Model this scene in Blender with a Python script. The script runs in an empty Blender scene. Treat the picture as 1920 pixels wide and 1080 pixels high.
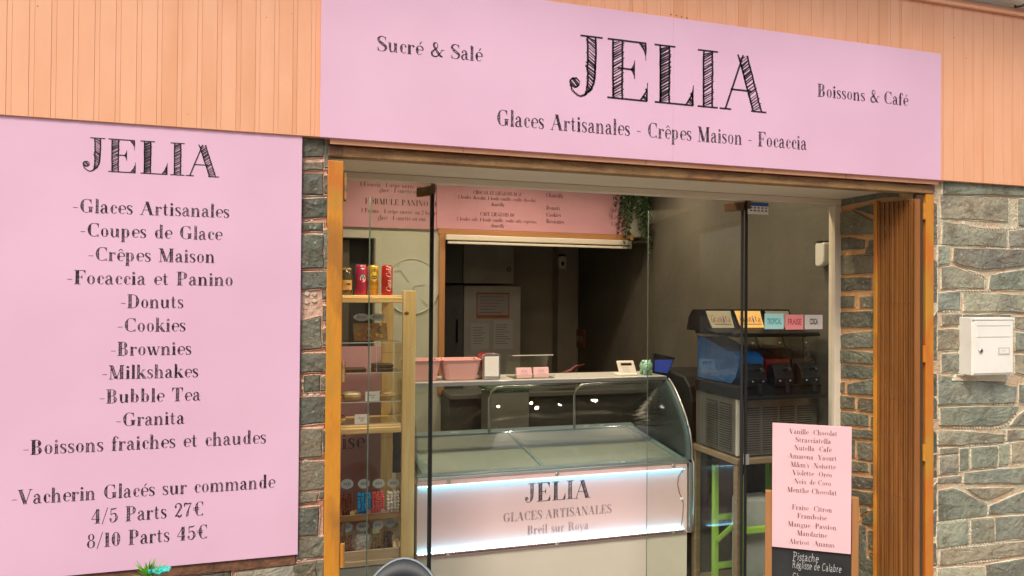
import bpy, bmesh, math, random
from mathutils import Vector, Matrix
random.seed(7)
SC = bpy.context.scene
COL = SC.collection
# ------------------------------------------------------------------ camera
D0, CH, FPX = 2.624, 1.70, 1387.0           # metres from the shop front, eye height, focal length in px of a 1920 frame
yaw, pit, rol = math.radians(17.364), math.radians(.659), math.radians(.445)
fw = Vector((math.sin(yaw)*math.cos(pit), math.cos(yaw)*math.cos(pit), math.sin(pit)))
rt = Vector((math.cos(yaw), -math.sin(yaw), 0)); up = rt.cross(fw)
r2 = rt*math.cos(rol)+up*math.sin(rol); u2 = -rt*math.sin(rol)+up*math.cos(rol)
CAMP = Vector((0, -D0, CH))
cam = bpy.data.cameras.new('camera'); camo = bpy.data.objects.new('camera', cam); COL.objects.link(camo)
cam.sensor_width = 36; cam.lens = 36*FPX/1920; cam.clip_end = 300; cam.clip_start = .05
camo.matrix_world = Matrix(((r2.x, u2.x, -fw.x, CAMP.x), (r2.y, u2.y, -fw.y, CAMP.y), (r2.z, u2.z, -fw.z, CAMP.z), (0, 0, 0, 1)))
SC.camera = camo
def ray(px, py): return (r2*((px-960)/FPX)+u2*((540-py)/FPX)+fw)
def P(px, py, y=0):                          # measured point on the plane at depth y behind the shop front -> (X, Z)
    d = ray(px, py); t = (D0+y)/d.y; return (d.x*t, d.z*t+CH)
def PX(px, py, X):                           # same for a side wall at X -> (Y, Z)
    d = ray(px, py); t = X/d.x; return (d.y*t-D0, d.z*t+CH)
# ------------------------------------------------------------------ world, sun, exposure
W = bpy.data.worlds.new('World'); SC.world = W; W.use_nodes = True
nt = W.node_tree; bg = nt.nodes['Background']
sky = nt.nodes.new('ShaderNodeTexSky'); sky.sky_type = 'NISHITA'; sky.sun_disc = False
SUN_EL, SUN_AZ = 50, 212                     # azimuth clockwise from +Y (the shop front faces -Y)
sky.sun_elevation = math.radians(SUN_EL); sky.sun_rotation = math.radians(SUN_AZ)
sky.dust_density = 4.0; sky.air_density = 1.0; sky.ozone_density = .6
nt.links.new(sky.outputs[0], bg.inputs[0]); bg.inputs[1].default_value = .13
sun = bpy.data.lights.new('sun', 'SUN'); sun.energy = 1.35; sun.angle = math.radians(14); sun.color = (1, .95, .86)
suno = bpy.data.objects.new('sun', sun); COL.objects.link(suno)
az, el = math.radians(SUN_AZ), math.radians(SUN_EL)
sd = Vector((math.sin(az)*math.cos(el), math.cos(az)*math.cos(el), math.sin(el)))
suno.rotation_euler = sd.to_track_quat('Z', 'Y').to_euler()
SC.view_settings.view_transform = 'Standard'; SC.view_settings.look = 'None'
SC.view_settings.exposure = 0.6; SC.view_settings.gamma = 1; SC.view_settings.use_curve_mapping = False
SC.render.engine = 'CYCLES'
SC.cycles.max_bounces = 10; SC.cycles.transparent_max_bounces = 24; SC.cycles.glossy_bounces = 5; SC.cycles.diffuse_bounces = 5
SC.cycles.use_denoising = True
# ------------------------------------------------------------------ materials
MATS = {}
def mat(name, c1, c2=None, rough=.6, metal=0, scale=6, stretch=(1, 1, 1), bump=0, bscale=60, emis=0, ecol=None, rand=0, detail=6, lo=.35, hi=.65, spec=.5, coat=0, bstretch=(1, 1, 1), world=False):
    if name in MATS: return MATS[name]
    m = bpy.data.materials.new(name); m.use_nodes = True; n = m.node_tree.nodes; l = m.node_tree.links
    b = n['Principled BSDF']; b.inputs['Roughness'].default_value = rough; b.inputs['Metallic'].default_value = metal
    b.inputs['Specular IOR Level'].default_value = spec; b.inputs['Coat Weight'].default_value = coat
    tc = n.new('ShaderNodeNewGeometry') if world else n.new('ShaderNodeTexCoord')
    out = tc.outputs['Position'] if world else tc.outputs['Object']
    col = None
    if c2 is not None:
        mp = n.new('ShaderNodeMapping'); mp.inputs['Scale'].default_value = stretch; l.new(out, mp.inputs[0])
        if rand:
            oi = n.new('ShaderNodeObjectInfo'); vm = n.new('ShaderNodeVectorMath'); vm.operation = 'MULTIPLY_ADD'
            l.new(oi.outputs['Random'], vm.inputs[0]); vm.inputs[1].default_value = (37, 17, 53); l.new(mp.outputs[0], vm.inputs[2]); src = vm.outputs[0]
        else: src = mp.outputs[0]
        no = n.new('ShaderNodeTexNoise'); no.inputs['Scale'].default_value = scale; no.inputs['Detail'].default_value = detail; l.new(src, no.inputs[0])
        rp = n.new('ShaderNodeValToRGB'); l.new(no.outputs[0], rp.inputs[0])
        cs = [c1, c2] if not isinstance(c2, list) else [c1]+c2
        rp.color_ramp.elements[0].position = lo; rp.color_ramp.elements[1].position = hi
        for i in range(len(cs)-2): rp.color_ramp.elements.new(lo+(hi-lo)*(i+1)/(len(cs)-1))
        for e, c in zip(rp.color_ramp.elements, cs): e.color = (*c, 1)
        col = rp.outputs[0]
    if rand:
        oi = n.new('ShaderNodeObjectInfo'); hs = n.new('ShaderNodeHueSaturation'); mr = n.new('ShaderNodeMapRange')
        mr.inputs[3].default_value = 1-rand; mr.inputs[4].default_value = 1+rand; l.new(oi.outputs['Random'], mr.inputs[0]); l.new(mr.outputs[0], hs.inputs['Value'])
        if col: l.new(col, hs.inputs['Color'])
        else: hs.inputs['Color'].default_value = (*c1, 1)
        col = hs.outputs[0]
    if col: l.new(col, b.inputs['Base Color'])
    else: b.inputs['Base Color'].default_value = (*c1, 1)
    if bump:
        mp2 = n.new('ShaderNodeMapping'); mp2.inputs['Scale'].default_value = bstretch; l.new(out, mp2.inputs[0])
        nb = n.new('ShaderNodeTexNoise'); nb.inputs['Scale'].default_value = bscale; nb.inputs['Detail'].default_value = 5; l.new(mp2.outputs[0], nb.inputs[0])
        bp = n.new('ShaderNodeBump'); bp.inputs['Strength'].default_value = bump; bp.inputs['Distance'].default_value = .012
        l.new(nb.outputs[0], bp.inputs['Height']); l.new(bp.outputs[0], b.inputs['Normal'])
    if emis:
        b.inputs['Emission Color'].default_value = (*(ecol or c1), 1); b.inputs['Emission Strength'].default_value = emis
    MATS[name] = m; return m
def glassmat(name, tint, ior=1.45, rough=0, extra=0):
    if name in MATS: return MATS[name]
    m = bpy.data.materials.new(name); m.use_nodes = True; n = m.node_tree.nodes; l = m.node_tree.links
    n.remove(n['Principled BSDF']); o = n['Material Output']
    t = n.new('ShaderNodeBsdfTransparent'); t.inputs[0].default_value = (*tint, 1)
    g = n.new('ShaderNodeBsdfGlossy'); g.inputs['Roughness'].default_value = rough
    lw_ = n.new('ShaderNodeLayerWeight'); lw_.inputs[0].default_value = .5        # Schlick curve, the same from both faces of a pane
    pw_ = n.new('ShaderNodeMath'); pw_.operation = 'POWER'; pw_.inputs[1].default_value = 5; l.new(lw_.outputs['Facing'], pw_.inputs[0])
    f = n.new('ShaderNodeMath'); f.operation = 'MULTIPLY_ADD'; r0 = ((ior-1)/(ior+1))**2; f.inputs[1].default_value = 1-r0; f.inputs[2].default_value = r0; l.new(pw_.outputs[0], f.inputs[0])
    mx = n.new('ShaderNodeMixShader')
    if extra:
        a = n.new('ShaderNodeMath'); a.operation = 'ADD'; a.inputs[1].default_value = extra; l.new(f.outputs[0], a.inputs[0]); l.new(a.outputs[0], mx.inputs[0])
    else: l.new(f.outputs[0], mx.inputs[0])
    l.new(t.outputs[0], mx.inputs[1]); l.new(g.outputs[0], mx.inputs[2]); l.new(mx.outputs[0], o.inputs[0])
    MATS[name] = m; return m
PINK = mat('sign pink', (.79, .50, .635), (.72, .44, .565), rough=.36, scale=1.4, bump=.03, bscale=7, spec=.4)
INK = mat('ink', (.022, .012, .014), rough=.6)
INKG = mat('grey and glare ink', (.30, .22, .23), rough=.6)  # grey print; on the counter front the glare is put into its colour
INKR = mat('menu ink', (.07, .02, .03), rough=.6)
PEACH = mat('peach paint', (.81, .385, .205), [(.84, .425, .24), (.76, .345, .17)], rough=.5, scale=3, stretch=(1, 1, .35), bump=.12, bscale=14, bstretch=(1, 1, .2), rand=.006, world=False)
PEACHD = mat('peach paint grooves', (.68, .31, .155), (.78, .365, .19), rough=.6, scale=5, stretch=(3, 1, .5))
def stone_mat(name, a, b, c, d):
    m = mat(name, a, [b, c, d], rough=.62, scale=7, bump=1.0, bscale=44, rand=.24, lo=.25, hi=.75, detail=9, spec=.35)
    n = m.node_tree.nodes; l = m.node_tree.links; bs = n['Principled BSDF']
    src = bs.inputs['Base Color'].links[0].from_socket
    tc = n.new('ShaderNodeTexCoord'); oi = n.new('ShaderNodeObjectInfo'); vm = n.new('ShaderNodeVectorMath'); vm.operation = 'MULTIPLY_ADD'
    l.new(oi.outputs['Random'], vm.inputs[0]); vm.inputs[1].default_value = (91, 27, 63); l.new(tc.outputs['Object'], vm.inputs[2])
    no = n.new('ShaderNodeTexNoise'); no.inputs['Scale'].default_value = 11; no.inputs['Detail'].default_value = 9; no.inputs['Roughness'].default_value = .68; no.inputs['Distortion'].default_value = .3; l.new(vm.outputs[0], no.inputs[0])
    rp = n.new('ShaderNodeValToRGB'); rp.color_ramp.elements[0].position = .50; rp.color_ramp.elements[1].position = .72; rp.color_ramp.elements[0].color = (0, 0, 0, 1); rp.color_ramp.elements[1].color = (.75, .75, .75, 1)
    l.new(no.outputs[0], rp.inputs[0]); mx = n.new('ShaderNodeMixRGB'); l.new(rp.outputs[0], mx.inputs[0]); l.new(src, mx.inputs[1]); mx.inputs[2].default_value = (.12, .075, .045, 1)
    # chalky specks
    vo = n.new('ShaderNodeTexNoise'); vo.inputs['Scale'].default_value = 75; vo.inputs['Detail'].default_value = 3; l.new(vm.outputs[0], vo.inputs[0])
    r3 = n.new('ShaderNodeValToRGB'); r3.color_ramp.elements[0].position = .62; r3.color_ramp.elements[1].position = .78; l.new(vo.outputs[0], r3.inputs[0])
    m2 = n.new('ShaderNodeMixRGB'); l.new(r3.outputs[0], m2.inputs[0]); l.new(mx.outputs[0], m2.inputs[1]); m2.inputs[2].default_value = (.5, .46, .36, 1)
    h2 = n.new('ShaderNodeValToRGB'); h2.color_ramp.interpolation = 'CONSTANT'; e = h2.color_ramp.elements; cols = [(.92, 1, .97), (1.12, 1.02, .88), (.84, .88, .84), (1.2, 1.18, 1.05), (1.0, .96, .92), (.95, 1.04, .95)]
    e[0].color = (*cols[0], 1); e[1].position = 1/6; e[1].color = (*cols[1], 1)
    for i in range(2, 6): q = e.new(i/6); q.color = (*cols[i], 1)
    ml = n.new('ShaderNodeMath'); ml.operation = 'MULTIPLY'; ml.inputs[1].default_value = 7.3; fr_ = n.new('ShaderNodeMath'); fr_.operation = 'FRACT'
    l.new(oi.outputs['Random'], ml.inputs[0]); l.new(ml.outputs[0], fr_.inputs[0]); l.new(fr_.outputs[0], h2.inputs[0])
    m3 = n.new('ShaderNodeMixRGB'); m3.blend_type = 'MULTIPLY'; m3.inputs[0].default_value = 1; l.new(m2.outputs[0], m3.inputs[1]); l.new(h2.outputs[0], m3.inputs[2])
    l.new(m3.outputs[0], bs.inputs['Base Color']); return m
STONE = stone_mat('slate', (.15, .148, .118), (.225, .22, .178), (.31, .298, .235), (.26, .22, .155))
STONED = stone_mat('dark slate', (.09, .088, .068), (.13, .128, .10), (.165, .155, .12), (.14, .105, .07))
MORTAR = mat('mortar', (.50, .44, .29), [(.56, .49, .34), (.52, .36, .22), (.52, .47, .34), (.34, .27, .19)], rough=.9, scale=4, bump=.9, bscale=60, lo=.3, hi=.7)
MORTARO = mat('orange mortar', (.62, .30, .10), [(.60, .34, .16), (.52, .38, .24)], rough=.9, scale=2.5, bump=.8, bscale=60, lo=.3, hi=.7)
BEAD = mat('pale mortar bead', (.66, .56, .40), [(.72, .66, .50), (.62, .46, .31)], rough=.9, scale=9, bump=.8, bscale=90)
CHIP = mat('pale stone chip', (.70, .64, .50), (.42, .36, .26), rough=.8, scale=30, rand=.1)
OCHRE = mat('ochre painted steel', (.40, .16, .025), [(.62, .25, .022), (.52, .24, .03), (.56, .165, .02), (.58, .24, .02)], rough=.42, scale=2.2, stretch=(1.6, 1.6, .8), bump=.3, bscale=45, bstretch=(1, 1, .3), lo=.36, hi=.64)
RUST = mat('rusted steel', (.26, .14, .05), [(.34, .19, .07), (.20, .10, .04), (.36, .16, .05)], rough=.7, scale=5, stretch=(.7, 1, 3), bump=.5, bscale=70)
DRUST = mat('dark rust', (.10, .045, .025), (.20, .085, .04), rough=.7, scale=30, bump=.5)
CREAM = mat('cream paint', (.72, .62, .48), (.66, .56, .42), rough=.55, scale=4, stretch=(.4, 1, 1), bump=.15, bscale=20)
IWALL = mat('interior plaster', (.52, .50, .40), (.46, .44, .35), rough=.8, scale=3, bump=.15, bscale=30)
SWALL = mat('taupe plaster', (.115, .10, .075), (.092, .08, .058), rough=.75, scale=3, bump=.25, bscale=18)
KWALL = mat('kitchen wall', (.40, .35, .28), (.34, .29, .23), rough=.8, scale=2, bump=.1)
DARK = mat('dark interior', (.045, .042, .035), rough=.7)
FLOOR = mat('interior floor tile', (.20, .175, .14), (.16, .14, .11), rough=.4, scale=8)
BLACK = mat('black plastic', (.007, .007, .008), rough=.45, spec=.25)
BLACKR = mat('black rubber', (.01, .01, .01), rough=.6)
STEEL = mat('brushed steel', (.50, .48, .44), (.40, .38, .35), rough=.32, metal=.9, scale=20, stretch=(1, 1, .05))
ALU = mat('aluminium', (.55, .55, .53), rough=.3, metal=.85)
GREY = mat('pale grey laminate', (.50, .49, .44), (.46, .45, .40), rough=.35, scale=8)
OFFW = mat('off white enamel', (.66, .60, .48), (.62, .56, .45), rough=.4, scale=3)
WHITE = mat('white paint', (.88, .84, .74), [(.86, .82, .72), (.80, .74, .60)], rough=.38, scale=9, lo=.4, hi=.75, bump=.04, bscale=25)
PAPER = mat('white paper', (.8, .78, .74), rough=.8)
def wood(name, a, b, axis, sc=5):
    st = {'x': (.35, 7, 7), 'z': (7, 7, .35), 'y': (7, .35, 7)}[axis]
    return mat(name, a, b, rough=.5, scale=sc, stretch=st, bump=.15, bscale=20, bstretch=st, detail=8, lo=.3, hi=.7)
PINEZ = wood('pine upright', (.84, .60, .26), [(.76, .50, .19), (.88, .66, .32)], 'z')
PINEX = wood('pine board', (.84, .58, .25), [(.74, .46, .17), (.86, .64, .32)], 'x')
OAKX = wood('oak frame rail', (.42, .19, .06), (.34, .15, .05), 'x')
OAKZ = wood('oak frame stile', (.42, .20, .07), (.36, .16, .05), 'z')
BOARDW = wood('varnished chalkboard frame', (.42, .20, .07), (.33, .14, .04), 'z')
GLASS = glassmat('clear glass', (.965, .98, .965), 1.32)
CGLASS = glassmat('counter glass', (.93, .965, .955), 1.45)
FROST = mat('frosted lid glass', (.62, .64, .55), (.50, .53, .46), rough=.25, scale=2.2, lo=.3, hi=.7); FROST.node_tree.nodes['Principled BSDF'].inputs['Alpha'].default_value = .5
ACRYL = glassmat('acrylic', (.94, .95, .92), 1.4, extra=.02)
FILM = glassmat('cellophane', (.99, .99, .985), 1.3, rough=.12, extra=0)
# ------------------------------------------------------------------ mesh helpers
ORG = {}
class G:
    def __init__(s, mapf=None): s.v = []; s.f = []; s.mapf = mapf
    def add(s, vs, fs):
        o = len(s.v)
        s.v += [Vector(s.mapf(*p)) if s.mapf else Vector(p) for p in vs]; s.f += [[i+o for i in f] for f in fs]; return s
    def box(s, x0, x1, y0, y1, z0, z1):
        return s.add([(x0, y0, z0), (x1, y0, z0), (x1, y1, z0), (x0, y1, z0), (x0, y0, z1), (x1, y0, z1), (x1, y1, z1), (x0, y1, z1)],
                     [(0, 3, 2, 1), (4, 5, 6, 7), (0, 1, 5, 4), (1, 2, 6, 5), (2, 3, 7, 6), (3, 0, 4, 7)])
    def prism(s, pts, fn, a, b):             # polygon pts (2d) extruded from a to b; fn(u,v,w) -> point
        n = len(pts); vs = [fn(*p, a) for p in pts]+[fn(*p, b) for p in pts]
        return s.add(vs, [tuple(range(n-1, -1, -1)), tuple(range(n, 2*n))]+[(i, (i+1) % n, n+(i+1) % n, n+i) for i in range(n)])
    def tube(s, pts, r, n=8, closed=False):
        pts = [Vector(p) for p in pts]; rs = r if isinstance(r, (list, tuple)) else [r]*len(pts); vs = []
        for i, p in enumerate(pts):
            a = pts[max(i-1, 0)]; b = pts[min(i+1, len(pts)-1)]; t = (b-a).normalized()
            q = Vector((0, 0, 1)) if abs(t.z) < .9 else Vector((1, 0, 0)); u = t.cross(q).normalized(); w = t.cross(u)
            vs += [tuple(p+(u*math.cos(k*math.tau/n)+w*math.sin(k*math.tau/n))*rs[i]) for k in range(n)]
        m = len(pts); fs = [(i*n+k, i*n+(k+1) % n, (i+1)*n+(k+1) % n, (i+1)*n+k) for i in range(m-1) for k in range(n)]
        fs += [tuple(range(n-1, -1, -1)), tuple(range((m-1)*n, m*n))]
        return s.add(vs, fs)
    def lathe(s, prof, c, n=24, axis='z'):
        vs = []
        for r, h in prof:
            for k in range(n):
                a = k*math.tau/n
                if axis == 'z': vs.append((c[0]+r*math.cos(a), c[1]+r*math.sin(a), c[2]+h))
                elif axis == 'y': vs.append((c[0]+r*math.cos(a), c[1]+h, c[2]+r*math.sin(a)))
                else: vs.append((c[0]+h, c[1]+r*math.cos(a), c[2]+r*math.sin(a)))
        m = len(prof); fs = [(i*n+k, i*n+(k+1) % n, (i+1)*n+(k+1) % n, (i+1)*n+k) for i in range(m-1) for k in range(n)]
        fs += [tuple(range(n-1, -1, -1)), tuple(range((m-1)*n, m*n))]
        return s.add(vs, fs)
    def ball(s, c, r, n=8, m=6, sc=(1, 1, 1)):
        vs = [(c[0], c[1], c[2]-r*sc[2])]; 
        for i in range(1, m):
            p = -math.pi/2+math.pi*i/m
            vs += [(c[0]+r*sc[0]*math.cos(p)*math.cos(k*math.tau/n), c[1]+r*sc[1]*math.cos(p)*math.sin(k*math.tau/n), c[2]+r*sc[2]*math.sin(p)) for k in range(n)]
        vs.append((c[0], c[1], c[2]+r*sc[2])); e = len(vs)-1
        fs = [(0, 1+(k+1) % n, 1+k) for k in range(n)]+[(e, 1+(m-2)*n+k, 1+(m-2)*n+(k+1) % n) for k in range(n)]
        fs += [(1+i*n+k, 1+i*n+(k+1) % n, 1+(i+1)*n+(k+1) % n, 1+(i+1)*n+k) for i in range(m-2) for k in range(n)]
        return s.add(vs, fs)
    def sheet(s, rows, t=None):              # grid of points; optional thickness vector
        n = len(rows[0]); vs = [p for r in rows for p in r]
        fs = [(i*n+j, i*n+j+1, (i+1)*n+j+1, (i+1)*n+j) for i in range(len(rows)-1) for j in range(n-1)]
        return s.add(vs, fs)
    def build(s, name, m, parent=None, bevel=0, smooth=False, solid=0, kind=None, label=None, seg=2):
        o0 = ORG.get(parent.name, Vector()) if parent else Vector()
        me = bpy.data.meshes.new(name); me.from_pydata([tuple(v-o0) for v in s.v], [], s.f); me.validate()
        b = bmesh.new(); b.from_mesh(me); bmesh.ops.recalc_face_normals(b, faces=b.faces); b.to_mesh(me); b.free()
        me.materials.append(m)
        if smooth: me.polygons.foreach_set('use_smooth', [True]*len(me.polygons))
        o = bpy.data.objects.new(name, me); COL.objects.link(o)
        if parent: o.parent = parent
        ORG[o.name] = o0
        if solid: md = o.modifiers.new('t', 'SOLIDIFY'); md.thickness = solid
        if bevel: md = o.modifiers.new('b', 'BEVEL'); md.width = bevel; md.segments = seg; md.limit_method = 'ANGLE'
        if kind: o['kind'] = kind
        if label: o['label'] = label
        return o
def thing(name, label, cat, loc=(0, 0, 0), group=None):
    o = bpy.data.objects.new(name, None); COL.objects.link(o); o.location = loc; o.empty_display_size = .05
    ORG[o.name] = Vector(loc); o['label'] = label; o['category'] = cat
    if group: o['group'] = group
    return o
def tag(o, label, cat, group=None):
    o['label'] = label; o['category'] = cat
    if group: o['group'] = group
    return o
def box(name, m, parent, x0, x1, y0, y1, z0, z1, **k): return G().box(x0, x1, y0, y1, z0, z1).build(name, m, parent, **k)
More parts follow.
